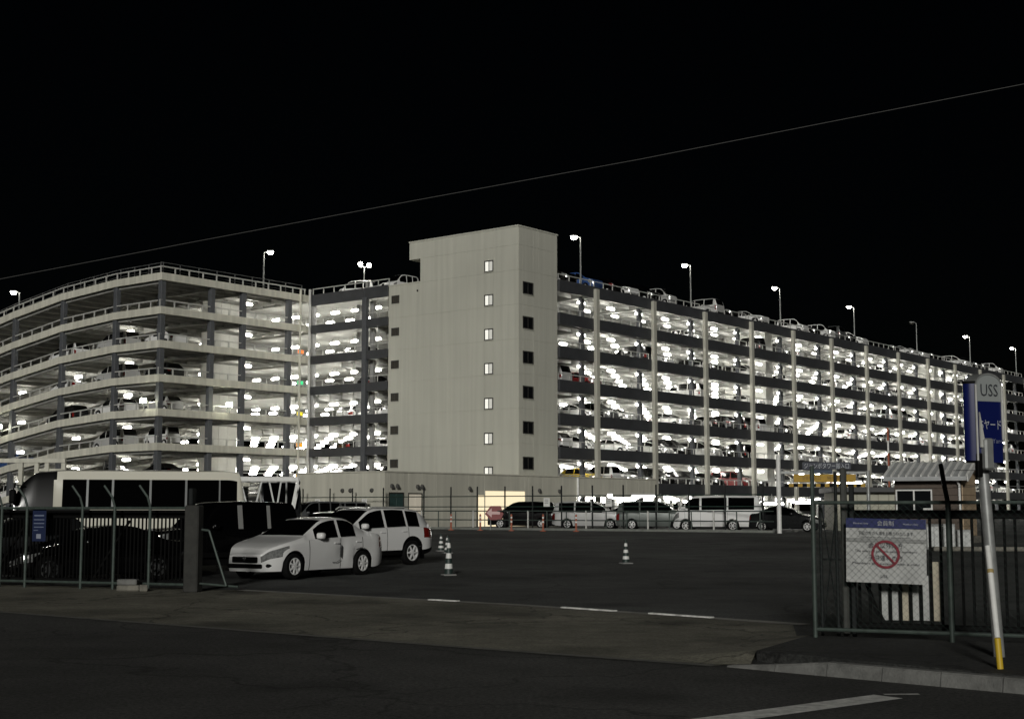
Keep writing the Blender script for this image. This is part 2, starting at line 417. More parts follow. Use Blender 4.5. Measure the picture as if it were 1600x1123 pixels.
# ------------------------------------------------------------------ the car park: one grid of axes, u along the long wing, v along the short one
UA = math.atan2(0.7809, 0.6247)
T0 = Vector((XX(810, 116.2, 560), 116.2, 0))
GZ = 0.4
U = Vector((math.cos(UA), math.sin(UA), 0)); V = Vector((-math.sin(UA), math.cos(UA), 0))
def UV(u, v, z=0.0): return T0 + U * u + V * v + Vector((0, 0, z))
def to_uv(x, y): d = Vector((x, y, 0)) - T0; return d.dot(U), d.dot(V)
H = 2.9
BT = [21.5 - H * k for k in range(7)]            # parapet tops, long wing
BTL = [21.8 - H * k for k in range(7)]           # parapet tops, short wing
FT = [21.75 - H * k for k in range(7)]           # fascia tops, ramp block
PIL = [11.05 + 9.37 * n for n in range(13)]      # pilasters along the long wing
UMAX, VMAX = PIL[-1], 52.0

park = empty('car_park', UV(0, 0), UA)
tag(park, 'long multi-storey car park with dark parapets and pale pilasters, behind the windowed tower', 'car park')
# decks, joists
for k in range(7):
    zt = BT[k] - (0.05 if k == 0 else 0.22)
    mb = MB().box(0.35, UMAX, 0.35, VMAX, zt - 0.25, zt)
    mb.build('deck', deck_m, park, fix=False)
    depth = [14, 17, 22, 28, 36, 48, 51][k]
    mb = MB(); v = 1.1
    while v < depth:
        mb.box(0.5, UMAX - .2, v - 0.09, v + 0.09, zt - 0.75, zt - 0.253); v += 1.55
    for u in [2.0] + PIL[:-1]: mb.box(u - 0.16, u + 0.16, 0.5, depth, zt - 0.92, zt - 0.256)
    j = mb.build('ceiling_joists', joist_m, park, fix=False); j['kind'] = 'stuff'
# parapets and railings per bay
bays = [(5.7, PIL[0])] + list(zip(PIL[:-1], PIL[1:]))
def rail_mesh(ln, h, step, name='railing', two=False):
    mb = MB(); n = max(1, round(ln / step))
    for i in range(n + 1):
        x = ln * i / n; mb.box(x - 0.035, x + 0.035, -0.035, 0.035, 0, h)
    mb.box(-.03, ln + .03, -0.04, 0.04, h - .001, h + 0.07)
    if two: mb.box(0, ln, -0.02, 0.02, h * .5 - .02, h * .5 + .02)
    return mb.mesh(name, rail_m)
par_me = {}; rail_me = {}
for bi, (a, b) in enumerate(bays):
    ln = round(b - a - 0.02, 3)
    if ln not in par_me:
        par_me[ln] = MB().bbox(0, ln, 0, 0.22, -1.02, 0, 0.02).mesh('parapet', parapet_m)
        rail_me[ln] = rail_mesh(ln - .5, 0.5, 1.55)
    for k in range(7):
        link('parapet', par_me[ln], park, (a + 0.01, 0, BT[k]))
        link('railing', rail_me[ln], park, (a + 0.25, 0.3, BT[k]))
pil_me = MB().bbox(-0.27, 0.27, -0.34, -0.02, 0.3, 21.25, 0.03).mesh('pilaster', pilaster_m)
for u in PIL: link('pilaster', pil_me, park, (u, 0, 0))
dc_me = MB().bbox(-0.2, 0.2, -0.2, 0.2, 0.3, 20.7, 0.02).mesh('column', col_dark_m)
ic_me = MB().bbox(-0.22, 0.22, -0.22, 0.22, 0.3, 20.7, 0.02).mesh('column', col_in_m)
for u in PIL: link('column', dc_me, park, (u, 1.5, 0))
for v in (11.0, 20.5, 30.0, 39.5):
    for u in [2.0] + PIL[:-1]: link('column', ic_me, park, (u, v, 0))
# short wing next to the inner corner
V0, V1, VC = 15.0, 25.25, 17.9
def vbox(mb, u0, u1, v0, v1, z0, z1, b=0.02): return mb.bbox(u0, u1, v0, v1, z0, z1, b)
for k in range(7):
    hh = 1.05 if k == 0 else 0.78
    for a, b in ((V0, VC), (VC, V1 - 0.15)):
        MB().bbox(-0.02, 0.2, a + .01, b - .01, BTL[k] - hh, BTL[k], 0.02).build('parapet', parapet_m, park)
        mb = MB(); n = max(2, round((b - a) / 1.6))
        for i in range(n + 1):
            y = a + .1 + (b - a - .2) * i / n; mb.box(0.22, 0.29, y - .035, y + .035, BTL[k], BTL[k] + 0.55)
        mb.box(0.21, 0.3, a + .05, b - .05, BTL[k] + 0.55, BTL[k] + 0.62)
        mb.build('railing', rail_m, park)
MB().bbox(-0.12, 0.3, VC - 0.25, VC + 0.25, 0.4, 20.9, 0.02).build('column', col_dark_m, park)
MB().bbox(0.9, 1.3, VC - 0.2, VC + 0.2, 0.4, 20.7, 0.02).build('column', col_in_m, park)
MB().bbox(0.1, 0.5, V1 - 0.5, V1 - 0.1, 0.4, 20.9, 0.02).build('column', col_in_m, park)
MB().tube((-0.25, V1 - 0.35, 0.4), (-0.25, V1 - 0.35, 22.3), 0.13, 10).build('drain_pipe', rail_m, park, 40)
# white stair cores seen inside two bays
for u0, u1, v0, v1 in ((45.9, 47.6, 1.9, 7.0), (93.2, 95.4, 1.9, 8.0)):
    for k in range(7):
        z1 = BT[k] - 0.48; z0 = BT[k + 1] - 0.21 if k < 6 else 0.4
        mb = MB(); n = 6
        for i in range(n):
            x0 = u0 + (u1 - u0) * i / n; mb.box(x0 + .01, x0 + (u1 - u0) / n - .01, v0, v0 + .06, z0, z1)
        mb.box(u0, u1, v0 + .06, v1, z0, z1)
        mb.build('stair_core_wall', white_wall_m, park)

# ------------------------------------------------------------------ stair tower
tower = empty('stair_tower', UV(0, 0), UA)
tag(tower, 'tall blank beige stair tower with stepped top and columns of small windows', 'tower')
TU, TV = 5.46, 14.9
zT = ZZ(352, 116.2)
y637 = UV(0, 12.4).y; y655 = UV(0, 11.07).y; y605 = UV(0, 14.9).y
zN = ZZ(404, y655); zS = ZZ(447, y605)
mb = MB()
ol = [(0.025, 0.3), (0.025, zT - .05), (12.4, zT - .05), (12.4, zN), (11.07, zN), (11.07, zS - .05), (TV - .03, zS - .05), (TV - .03, 0.3)]
mb.prism([(0.025, v, z) for v, z in ol], (TU - 0.05, 0, 0))
mb.build('wall', tower_m, tower)
# rim along the parapet
mb = MB()
mb.bbox(-0.05, 0.2, -0.05, 12.45, zT - 0.08, zT + 0.06, .02); mb.bbox(0.2, TU + .05, -0.05, 0.2, zT - 0.08, zT + 0.06, .02)
mb.bbox(-0.05, 0.2, 11.07, TV + .03, zS - 0.06, zS + 0.06, .02)
mb.build('coping', tower_m, tower)
def vof(px):                                    # v of a picture column on the u=0 face
    k = (px - 800) / F_PX * 1.002; return (T0.x - k * T0.y) / (math.sin(UA) + k * math.cos(UA)) if False else ((k * T0.y - T0.x) / (V.x - k * V.y))
def uof(px):
    k = (px - 800) / F_PX * 1.002; return (k * T0.y - T0.x) / (U.x - k * U.y)
# windows: left face bright column, left face small dark column, right face column
win_l = []; 
va, vb = vof(770.5), vof(756.5)
yv = UV(0, (va + vb) / 2).y
bright_y = [416, 469, 522.5, 576, 630.5, 685, 738]
zc = [ZZ(y, yv) for y in bright_y]
hB = 0.98
for i, z in enumerate(zc): win_l.append((va, vb, z - hB / 2, z + hB / 2, 'lit'))
vc, vd = vof(622.5), vof(610.5); yv2 = UV(0, (vc + vd) / 2).y
for y in (468, 518.5, 569.5, 620.5, 672, 724): z = ZZ(y, yv2); win_l.append((vc, vd, z - 0.37, z + 0.37, 'dark'))
win_r = []
ua, ub = uof(817), uof(833.5); yv3 = UV((ua + ub) / 2, 0).y
for y in (450.5, 504.5, 558.5, 613, 668, 723.5): z = ZZ(y, yv3); win_r.append((ua, ub, z - 0.53, z + 0.53, 'dim'))
def panels(face, breaks, zs, wins, inside):
    """cladding panels between the joints, leaving the windows free"""
    bs = sorted(set(breaks + [w[0] for w in wins] + [w[1] for w in wins]))
    for a, b in zip(bs[:-1], bs[1:]):
        zz = set(zs)
        ww = [w for w in wins if w[0] < (a + b) / 2 < w[1]]
        for w in ww:
            zz = {q for q in zz if not (w[2] - 0.06 < q < w[3] + 0.06)} | {w[2], w[3]}
        zz = sorted(zz)
        for c, d in zip(zz[:-1], zz[1:]):
            if any(w[2] < (c + d) / 2 < w[3] for w in ww) or not inside((a + b) / 2, (c + d) / 2): continue
            g = 0.004
            mb = MB()
            if face == 'l': mb.bbox(0.0, 0.027, a + g, b - g, c + g, d - g, 0.003)
            else: mb.bbox(a + g, b - g, 0.0, 0.027, c + g, d - g, 0.006)
            mb.build('panel', tower_m, tower)
storey = [zS - 0.06 - H * i for i in range(8)]
zs_l = [0.3] + [z for z in storey if z > 1] + [zN, zT - .08]
def in_l(v, z):
    if v > 12.4: return z < zS - .06
    if v > 11.07: return z < zS - .06 or z > zN
    return True
lb = [0.05] + [1.86 * i for i in range(1, 6)] + [11.07, 12.4, TV - 0.02]
panels('l', [x for x in lb if not (va - .35 < x < va) and not (vb < x < vb + .35)], zs_l, win_l, in_l)
panels('r', [0.05, 2.8, TU - 0.05], zs_l, win_r, lambda a, b: True)
def window(face, w):
    a, b, c, d, kind = w
    t = 0.085; wd = empty('window', (0, 0, 0)); wd.parent = tower
    def bx(mb, x0, x1, z0, z1, n0, n1):
        return mb.box(n0, n1, x0, x1, z0, z1) if face == 'l' else mb.box(x0, x1, n0, n1, z0, z1)
    mb = MB()
    for x0, x1, z0, z1 in ((a, b, c, c + t), (a, b, d - t, d), (a, a + t, c + t, d - t), (b - t, b, c + t, d - t)): bx(mb, x0, x1, z0, z1, -0.03, 0.024)
    m_ = (a + b) / 2
    bx(mb, m_ - .028, m_ + .028, c + t, d - t, -0.015, 0.024)
    mb.build('frame', frame_m, wd, fix=False)
    bx(MB(), a - .05, b + .05, c - .05, c - .001, -0.07, -0.001).build('sill', tower_m, wd, fix=False)
    pm = {'lit': (lit_pane2_m, lit_pane_m), 'dark': (dim_pane_m, dim_pane_m), 'dim': (glass_m, glass_m)}[kind]
    for (x0, x1), m in zip(((a + t, m_ - .028), (m_ + .028, b - t)), pm):
        bx(MB(), x0, x1, c + t, d - t, 0.01, 0.022).build('pane', m, wd, fix=False)
MB().lathe([(.001, -.1), (.09, -.08), (.1, 0)], 10, 'y').build('vent', frame_m, tower, 40).location = (-.02, vof(651), ZZ(454, UV(0, vof(651)).y))
for w in win_l: window('l', w)
for w in win_r: window('r', w)

# ------------------------------------------------------------------ low annex in front of the tower
annex = empty('annex_building', UV(-20, -4), UA)
tag(annex, 'low flat beige annex wall with round vents and lit doorway, below the tower', 'building')
AU = lambda px: (lambda k: (k * (T0.y - 4 * V.y) - (T0.x - 4 * V.x)) / (U.x - k * U.y))((px - 800) / F_PX * 1.002)
A0, A1, AH = -20.0, 14.65, 4.3
uP = AU(901)
MB().box(0.06, uP - A0 - .03, 0.06, 9.0, 0.3, AH - 0.05).build('wall', annex_m, annex)
MB().box(uP - A0, A1 - A0, 0.06, 3.9, 2.75, AH - 0.05).build('upper_wall', annex_m, annex)
# wall panels with joints; openings: (px0, px1, top y, kind)
ops = [(609.5, 631.5, 770, 'green'), (639.5, 660, 771, 'white'), (747, 757, 773, 'lit'), (758, 820, 766, 'lit')]
opu = []
for a, b, y, kind in ops:
    u0, u1 = AU(a) - A0, AU(b) - A0; opu.append((u0, u1, ZZ(y, UV(A0 + u0, -4).y), kind))
x = 0.0; edges = [0.0]
while x < uP - A0 - 1.2: x += 1.8; edges.append(x)
edges.append(uP - A0 - .04)
edges = sorted([e for e in edges if not any(o[0] - .3 < e < o[1] + .3 for o in opu)] + [q for o in opu for q in o[:2]])
for a, b in zip(edges[:-1], edges[1:]):
    o = [o for o in opu if o[0] - .01 < (a + b) / 2 < o[1] + .01]
    MB().bbox(a + .006, b - .006, 0, 0.055, (o[0][2] if o else 0.3) + .006, AH - .06, .006).build('panel', annex_m, annex)
x = uP - A0 + .05
while x < A1 - A0 - .2:
    MB().bbox(x + .006, min(x + 1.8, A1 - A0) - .006, 0, 0.055, 2.7, AH - .06, .006).build('panel', annex_m, annex); x += 1.8
for i in range(5): MB().bbox(0, 0.055, 0.06 + 1.78 * i, 0.06 + 1.78 * (i + 1) - .012, .3, AH - .06, .006).build('panel', annex_m, annex)
MB().bbox(-.06, A1 - A0 + .06, -.06, .2, AH - .055, AH + .05, .02).build('coping', annex_m, annex)
MB().bbox(-.06, .2, .2, 9.0, AH - .055, AH + .05, .02).build('coping', annex_m, annex)
MB().tube((uP - A0 - .02, -0.1, 0.4), (uP - A0 - .02, -0.1, AH - .06), 0.1, 10).build('drain_pipe', white_m, annex, 40)
lit_wall_m = mat('lit_doorway_lining', (0.75, 0.68, 0.5), 0.6, emit=(1.0, 0.83, 0.55), estr=0.3)
door_g = mat('green_door_paint', (0.03, 0.065, 0.06), 0.5)
for u0, u1, z1, kind in opu:
    if kind == 'lit':
        MB().box(u0, u1, 0.035, 0.05, 0.3, z1 - .02).build('lit_opening', lit_wall_m, annex)
        mb = MB(); mb.box(u0 - .05, u0, -.03, .05, .3, z1); mb.box(u1, u1 + .05, -.03, .05, .3, z1); mb.box(u0 - .05, u1 + .05, -.03, .05, z1 - .02, z1 + .09)
        mb.build('door_frame', annex_m, annex)
    else:
        dm = door_g if kind == 'green' else mat('pale_door_glow', (0.6, 0.58, 0.5), 0.5, emit=(1, .85, .65), estr=0.06)  # pale leaves glow: the doorway's light is put into their material
        m_ = (u0 + u1) / 2
        for q0, q1 in ((u0 + .02, m_ - .01), (m_ + .01, u1 - .02)):
            d_ = MB().bbox(q0, q1, 0.01, 0.05, 0.3, z1 - .03, .01).build('door_leaf', dm, annex)
            MB().bbox(m_ - .12 if q0 < m_ - .2 else m_ + .06, m_ - .06 if q0 < m_ - .2 else m_ + .12, -.04, .01, 1.35, 1.5, .01).build('handle', rail_m, d_)
        mb = MB(); mb.box(u0 - .06, u0 + .02, -.02, .05, .3, z1); mb.box(u1 - .02, u1 + .06, -.02, .05, .3, z1); mb.box(u0 - .06, u1 + .06, -.02, .05, z1 - .03, z1 + .06)
        mb.build('door_frame', frame_m, annex)
for px, py in ((613, 759), (621.5, 759), (653, 760), (660, 760), (734, 763), (842, 766), (873, 767)):
    u0 = AU(px) - A0; z0 = ZZ(py, UV(A0 + u0, -4).y)
    mb = MB().lathe([(0.001, -.16), (.12, -.14), (.16, -.05), (.16, 0.0)], 14, 'y', (u0, 0, z0)); mb.box(u0 - .14, u0 + .14, -.18, -.1, z0 - .18, z0 - .02)
    mb.build('vent_hood', mat('vent_grey', (0.08, 0.08, 0.075), 0.5), annex, 40)
for vv in (1.2, 3.3, 4.1):
    mb = MB().lathe([(0.001, -.16), (.12, -.14), (.16, -.05), (.16, 0.0)], 12, 'y'); mb.v = [(p[1], vv + p[0], p[2] + 3.0) for p in mb.v]
    mb.build('vent_hood', MATS['vent_grey'], annex, 40)

# ------------------------------------------------------------------ ramp block on the left
CU, CV = -17.1, 25.25
ramp = empty('ramp_block', UV(CU, CV), UA)
tag(ramp, 'open ramp block with pale fascia bands and dark steel columns, descending beyond its corner', 'car park')
RW = 16.9                                     # its length along u
sc = [0.0, 6.5, 14.5, 22.3, 30.2, 38.0]       # column lines along v
dz = [0.0, 0.0, -0.45, -1.45, -2.75, -4.1]
def drop(v): return float(np.interp(v, sc, dz))
for k in range(7):
    zt = FT[k]
    # fascia segments: right face flat, left face sloping
    cols_u = [0.0, 5.6, 9.2, 14.7, RW]
    for i, (a, b) in enumerate(zip(cols_u[:-1], cols_u[1:])):
        MB().bbox(a + (0.0 if i else -0.12) + .004, b - .004, -0.14, 0.06, zt - 0.64, zt, .015).build('fascia', fascia_m, ramp)
    for a, b in zip(sc[:-1], sc[1:]):
        pa, pb = a + (0.07 if a == 0 else 0.004), b - .004
        za, zb = zt + drop(a), zt + drop(b)
        mb = MB().add([(-0.12, pa, za - .64), (0.06, pa, za - .64), (0.06, pa, za), (-0.12, pa, za), (-0.12, pb, zb - .64), (0.06, pb, zb - .64), (0.06, pb, zb), (-0.12, pb, zb)],
                      [(0, 1, 2, 3), (7, 6, 5, 4), (0, 4, 5, 1), (1, 5, 6, 2), (2, 6, 7, 3), (3, 7, 4, 0)])
        mb.build('fascia', fascia_m, ramp)
        # sloping deck and its beams
        mb = MB(); d0, d1 = za - .12, zb - .12
        mb.add([(0.07, a, d0 - .22), (RW, a, d0 - .22), (RW, a, d0), (0.07, a, d0), (0.07, b, d1 - .22), (RW, b, d1 - .22), (RW, b, d1), (0.07, b, d1)],
               [(0, 1, 2, 3), (7, 6, 5, 4), (0, 4, 5, 1), (1, 5, 6, 2), (2, 6, 7, 3), (3, 7, 4, 0)])
        mb.build('deck', deck_d_m, ramp)
    mb = MB(); v = 1.0
    while v < 37.5:
        z = zt + drop(v) - .34; mb.box(0.1, RW - .2, v - .1, v + .1, z - .36, z - .002); v += 1.75
    for u in (0.35, 5.6, 9.2, 14.7):
        for a, b in zip(sc[:-1], sc[1:]):
            mb.bar((u, a + .1, zt + drop(a) - .62), (u, b, zt + drop(b) - .62), 0.22, 0.5)
    j = mb.build('deck_beams', beam_d_m, ramp); j['kind'] = 'stuff'
    # railings
    hr = 0.52
    mb = MB()
    for i in range(12): u = 0.0 + (RW - .3) * i / 11; mb.box(u - .05, u + .05, 0.08, 0.16, zt, zt + hr)
    mb.box(-.05, RW - .2, 0.06, 0.18, zt + hr, zt + hr + .09)
    mb.build('railing', rail_m, ramp)
    mb = MB(); v = 1.5
    while v < 37: z = zt + drop(v); mb.box(0.04, 0.12, v - .05, v + .05, z - .15, z + hr); v += 1.62
    for a, b in zip(sc[:-1], sc[1:]): mb.bar((0.08, a, zt + drop(a) + hr + .04), (0.08, b, zt + drop(b) + hr + .04), .1, .09)
    mb.build('railing', rail_m, ramp)
# taller mesh rail on the roof
mb = MB()
for i in range(9): u = .3 + (RW - .6) * i / 8; mb.box(u - .03, u + .03, .5, .56, FT[0] - .1, FT[0] + 1.0)
for zz_ in (.35, .7, 1.0): mb.box(.3, RW - .3, .51, .55, FT[0] + zz_ - .02, FT[0] + zz_ + .02)
v = .5
while v < 37: z = FT[0] + drop(v); mb.box(.5, .56, v - .03, v + .03, z - .1, z + 1.0); v += 2.0
for a, b in zip(sc[:-1], sc[1:]):
    for zz_ in (.35, .7, 1.0): mb.bar((.53, a + .5 * (a == 0), FT[0] + drop(a) + zz_), (.53, b, FT[0] + drop(b) + zz_), .04, .04)
mb.build('mesh_guardrail', rail_d_m, ramp)
for u in (0.25, 5.6, 9.2, 14.7):
    MB().bbox(u - .24, u + .24, 0.0, 0.44, .3, FT[0] - .3, .02).build('column', col_dark_m, ramp)
for i, v in enumerate(sc[1:]):
    MB().bbox(0.0, 0.44, v - .24, v + .24, .3, FT[0] + dz[i + 1] - .3, .02).build('column', col_dark_m, ramp)
for u in (5.6, 11.0):
    for v in (7.5, 15.0, 23.0): MB().bbox(u - .2, u + .2, v - .2, v + .2, .3, FT[0] + drop(v) - .4, .02).build('column', col_dark_m, ramp)
MB().tube((RW - 1.2, -0.32, .4), (RW - 1.2, -0.32, FT[0] + .4), 0.11, 10).build('drain_pipe', fascia_m, ramp, 40)
# lit white lift lobby walls inside, storeys three to seven down
for k in range(1, 7):
    z1 = FT[k - 1] - .36; z0 = FT[k] - .11
    mb = MB()
    for i in range(4): mb.bbox(9.3 + 1.1 * i, 9.3 + 1.1 * (i + 1) - .015, 6.0, 6.15, z0, z1 - .4, .01)
    mb.build('lobby_wall', white_wall_m, ramp)
# level markers: small coloured boards at the inner corner
for k, (c, nm) in enumerate([((1, .22, .03), 'orange'), ((.05, .8, .3), 'green'), ((1, .8, .02), 'yellow'), ((1, .4, .02), 'amber'), ((1, .55, .05), 'gold')]):
    z = FT[k + 2] + 0.35
    o = empty('level_sign', UV(CU + RW - 1.0, CV - .2, z), UA)
    MB().bbox(-.33, .33, -.06, .02, -.15, .18, .02).build('face', mat('level_board_' + nm, c, .5, emit=c, estr=.3), o)
    MB().bbox(-.36, .36, .021, .1, -.18, .21, .02).build('housing', rail_m, o)
    tag(o, f'small glowing {nm} level board at the inner corner of the car park', 'sign', 'level boards')

# ------------------------------------------------------------------ ceiling lamps
CAMP = Vector((0, 0, EYE))
def seen(p):
    """through which facade opening, if any, the camera sees a lamp"""
    d = p - CAMP
    best = None
    u1, v1 = to_uv(p.x, p.y); u0, v0 = to_uv(0, 0)
    def cross_v(vp):
        t = (vp - v0) / (v1 - v0); return t, u0 + (u1 - u0) * t
    def cross_u(up):
        t = (up - u0) / (u1 - u0); return t, v0 + (v1 - v0) * t
    if v1 > 0 and v0 < 0:
        t, u = cross_v(0)
        if 0 < t < 1 and u > 5.6:
            z = EYE + (p.z - EYE) * t
            return any(BT[k] + 0.02 < z < (BT[k - 1] - 1.04 if k else -1) for k in range(1, 7)) or (1.0 < z < BT[6] - 1.04)
        if 0 < t < 1 and 0 <= u <= 5.6: return False
    if u1 > 0:
        t, v = cross_u(0)
        if 0 < t < 1 and V0 < v < V1:
            z = EYE + (p.z - EYE) * t
            return any(BTL[k] < z < BTL[k - 1] - (1.05 if k == 1 else .78) for k in range(1, 7)) or (1.0 < z < BTL[6] - .78)
        if 0 < t < 1 and 0 < v <= V0: return False
    if v1 > CV:
        t, u = cross_v(CV)
        if 0 < t < 1 and CU < u < 0:
            z = EYE + (p.z - EYE) * t
            return any(FT[k] < z < FT[k - 1] - .64 for k in range(1, 7))
    return False
def lamp_mb(m=0):
    """pendant batten: steel housing above, rounded lit lens below (length along x)"""
    mb = MB(); L = 0.54; n = 8
    ring = [(math.cos(math.pi * 2 * i / n) * 0.15, math.sin(math.pi * 2 * i / n) * 0.12) for i in range(n)]  # lens made oversized, its bulk standing in for the lamp's glow
    sts = [(-L, .45), (-L + .1, 1), (L - .1, 1), (L, .45)]
    v = [(x, y * s, z * s) for x, s in sts for y, z in ring]
    f = [(a * n + i, a * n + (i + 1) % n, (a + 1) * n + (i + 1) % n, (a + 1) * n + i) for a in range(3) for i in range(n)]
    f += [tuple(range(n))[::-1], tuple(range(3 * n, 4 * n))]
    mb.add(v, f, 0); return mb
housing_mb = MB().box(-.38, .38, -.06, .06, .121, .2)
for x in (-.3, .3): housing_mb.box(x - .02, x + .02, -.02, .02, .2, .5)
lens_me = lamp_mb().mesh('lens', lamp_m, fix=True); hous_me = housing_mb.mesh('housing', joist_m)
cand = []
for k in range(7):
    z = BT[k] - 1.3
    for j in range(20):
        v = 1.7 + 2.75 * j
        for i in range(27):
            u = 1.9 + 4.685 * i
            if u > UMAX - 1 or (u < 6 and v < 15.4): continue
            cand.append((k, 'long', i, j, UV(u, v, z), UA if (v < 16 or u > 14) else UA + math.pi / 2))
vis = []
for c in cand:
    if seen(c[4]): vis.append(c)
# drop near-duplicates where the two grids overlap
keep = []
for c in vis:
    if all((c[4] - q[4]).length > 2.0 for q in keep[-400:] if q[0] == c[0]): keep.append(c)
def in_frame(p):
    px = CX + F_PX * p.x / p.y
    return -10 < px < 1612
keep = [c for c in keep if in_frame(c[4])]
keep.sort(key=lambda c: c[4].length)
main_l, rest_l = keep[:300], keep[300:]
seen_lab = {}
for k, wing, i, j, p, rz in main_l:
    o = empty('ceiling_lamp', p, rz)
    link('lens', lens_me, o); link('housing', hous_me, o)
    st = ORD[k + 0]
    where = f'{ORD[(i - 1) // 2]} bay right of tower, {"left" if i % 2 else "right"} half' if i > 1 else f'deep {"second" if i else "first"} file left of tower'
    tag(o, f'ceiling lamp, {st} storey down, {where}, {ORD[j]} row in', 'lamp', 'ceiling lamps in the car park')
if rest_l:
    mb = MB(); lm = lamp_mb()
    for k, wing, i, j, p, rz in rest_l:
        q = MB(); c_, s_ = math.cos(rz), math.sin(rz)
        q.v = [(x * c_ - y * s_, x * s_ + y * c_, z) for x, y, z in lm.v]; q.f = lm.f; q.m = lm.m; mb.join(q, off=tuple(p))
    o = mb.build('far_ceiling_lamps', lamp_m); tag(o, 'mass of lit ceiling lamps deep inside the car park', 'lamps', 'ceiling lamps in the car park', 'stuff')
print('LAMPS', len(main_l), len(rest_l))
# sparse lamps of the ramp block; inner fill lamps added to light its ceilings
n = 0
for k in range(1, 7):
    for u, v in ((3.5, 9.0), (12.5, 3.4), (13.5, 11.0), (4.0, 17.5), (3.2, 25.5), (13.2, 15.0), (13.2, 22.0), (13.2, 30.0)):
        if k < 3 and u < 5 and (v > 10 or k == 1): continue
        z = FT[k - 1] + drop(v) - 1.0
        o = empty('ceiling_lamp', UV(CU + u, CV + v, z), UA + math.pi / 2 * (v > 8)); link('lens', lens_me, o); link('housing', hous_me, o)
        tag(o, f'lit ceiling lamp in the ramp block, {ORD[k - 1]} storey down, {["nearest the corner", "beside the lobby wall", "behind the lobby wall", "midway down the ramp", "far down the ramp", "added inner fill near the top", "added inner fill halfway", "added inner fill far down"][[9.0, 3.4, 11.0, 17.5, 25.5, 15.0, 22.0, 30.0].index(v)]}', 'lamp', 'ceiling lamps in the car park')

# ------------------------------------------------------------------ roof lamp posts, floodlights
def lamp_post(u, v, z, h, label, side=-1, lit=True):
    o = empty('roof_lamp_post', UV(u, v, z), 0)
    MB().tube((0, 0, 0), (0, 0, h), .085, 8, r2=.055).build('pole', pole_m, o, 40)
    MB().bbox(-.16, .16, -.16, .16, 0, .05, .01).build('base_plate', pole_m, o)
    MB().path([(0, 0, h - .05), (side * .18, 0, h + .06), (side * .35, -.02, h + .1)], .04, 6).build('arm', pole_m, o, 40)
    hd = MB().bbox(side * .6 - .32, side * .6 + .32, -.17, .13, h + .06, h + .19, .04).build('lamp_head', pole_m, o)
    lb_ = MB().lathe([(.001, -.2), (.14, -.17), (.22, -.08), (.25, .02), (.22, .055)], 14); lb_.v = [(side * .6 + p[0] * 1.15, p[1] * .8 - .02, h + p[2]) for p in lb_.v]  # lens rounded out to the oval shape of the lamp's glow
    lb_.build('lens', post_lamp_m if lit else dim_pane_m, hd, 50)
    return tag(o, label, 'street lamp', 'lamp posts on the car park roof')
for i in range(7):
    u = PIL[0] - 1.2 + 18.72 * i
    lab = ['lit roof lamp post just right of the stair tower', 'second lit roof lamp post right of the tower', 'third lit roof lamp post right of the tower',
           'fourth lit roof lamp post right of the tower', 'unlit dark lamp post on the roof between lit ones', 'lit roof lamp post above the guard hut', 'rightmost lit roof lamp post'][i]
    lamp_post(u, .7, BT[0] - .22, 4.6, lab, lit=(i != 4))
lamp_post(CU + 11.9, CV + .6, FT[0] - .1, 3.6, 'lit lamp post on the roof of the ramp block', 1)
lamp_post(CU + .8, CV + 22.8, FT[0] + drop(22.8) - .1, 2.2, 'roof lamp post at the far left end of the ramp', -1)
o = empty('twin_roof_lamp', UV(2.6, 20.6, BTL[0] - .5), 0)
MB().tube((0, 0, 0), (0, 0, 3.1), .06, 8).build('pole', pole_m, o, 40)
MB().box(-.5, .6, -.05, .05, 3.05, 3.12).build('crossbar', pole_m, o)
for x, z in ((-.35, 3.25), (.45, 3.12)): MB().lathe([(.001, -.22), (.16, -.2), (.2, 0), (.16, .1), (.001, .12)], 12, 'y', (x, -.1, z + .1)).build('lens', post_lamp_m, o, 40)
tag(o, 'pair of round lit lamps above the white truck on the roof', 'street lamp', 'lamp posts on the car park roof')
def flood(p, label):
    o = empty('floodlight', p, math.atan2(p.x, -p.y) * 0)
    MB().bbox(-.28, .28, 0, .16, -.2, .2, .03).build('housing', pole_m, o)
    MB().bbox(-.25, .25, -.035, -.001, -.17, .17, .01).build('lens', flood_m, o)
    MB().path([(-.3, .08, 0), (-.3, .08, -.35), (.3, .08, -.35), (.3, .08, 0)], .02, 6).build('bracket', pole_m, o)
    MB().tube((0, .08, -.35), (0, .08, -.75), .035, 8).build('post', pole_m, o, 40)
    tag(o, label, 'floodlight', 'floodlights on the ramp block')
flood(UV(CU - .35, CV + 1.6, FT[4] + .72), 'glaring floodlight left of the ramp block corner')
flood(UV(CU + 7.4, CV - .35, FT[4] + .72), 'glaring floodlight on the right face of the ramp block')
flood(UV(CU - .35, CV + 23.6, FT[4] + drop(23.6) + .95), 'glaring floodlight at the left end of the ramp')

# ------------------------------------------------------------------ vehicles
def interp(pts, x): return float(np.interp(x, [p[0] for p in pts], [p[1] for p in pts]))
def smooth_interp(pts, x, w):
    return sum(interp(pts, x + w * t) * k for t, k in ((-1, .12), (-.6, .18), (-.25, .2), (.25, .2), (.6, .18), (1, .12)))
TS = [0, .18, .42, .62, .8, 1.0]
WF = [.95, .985, 1.0, 1.0, .992, .968]

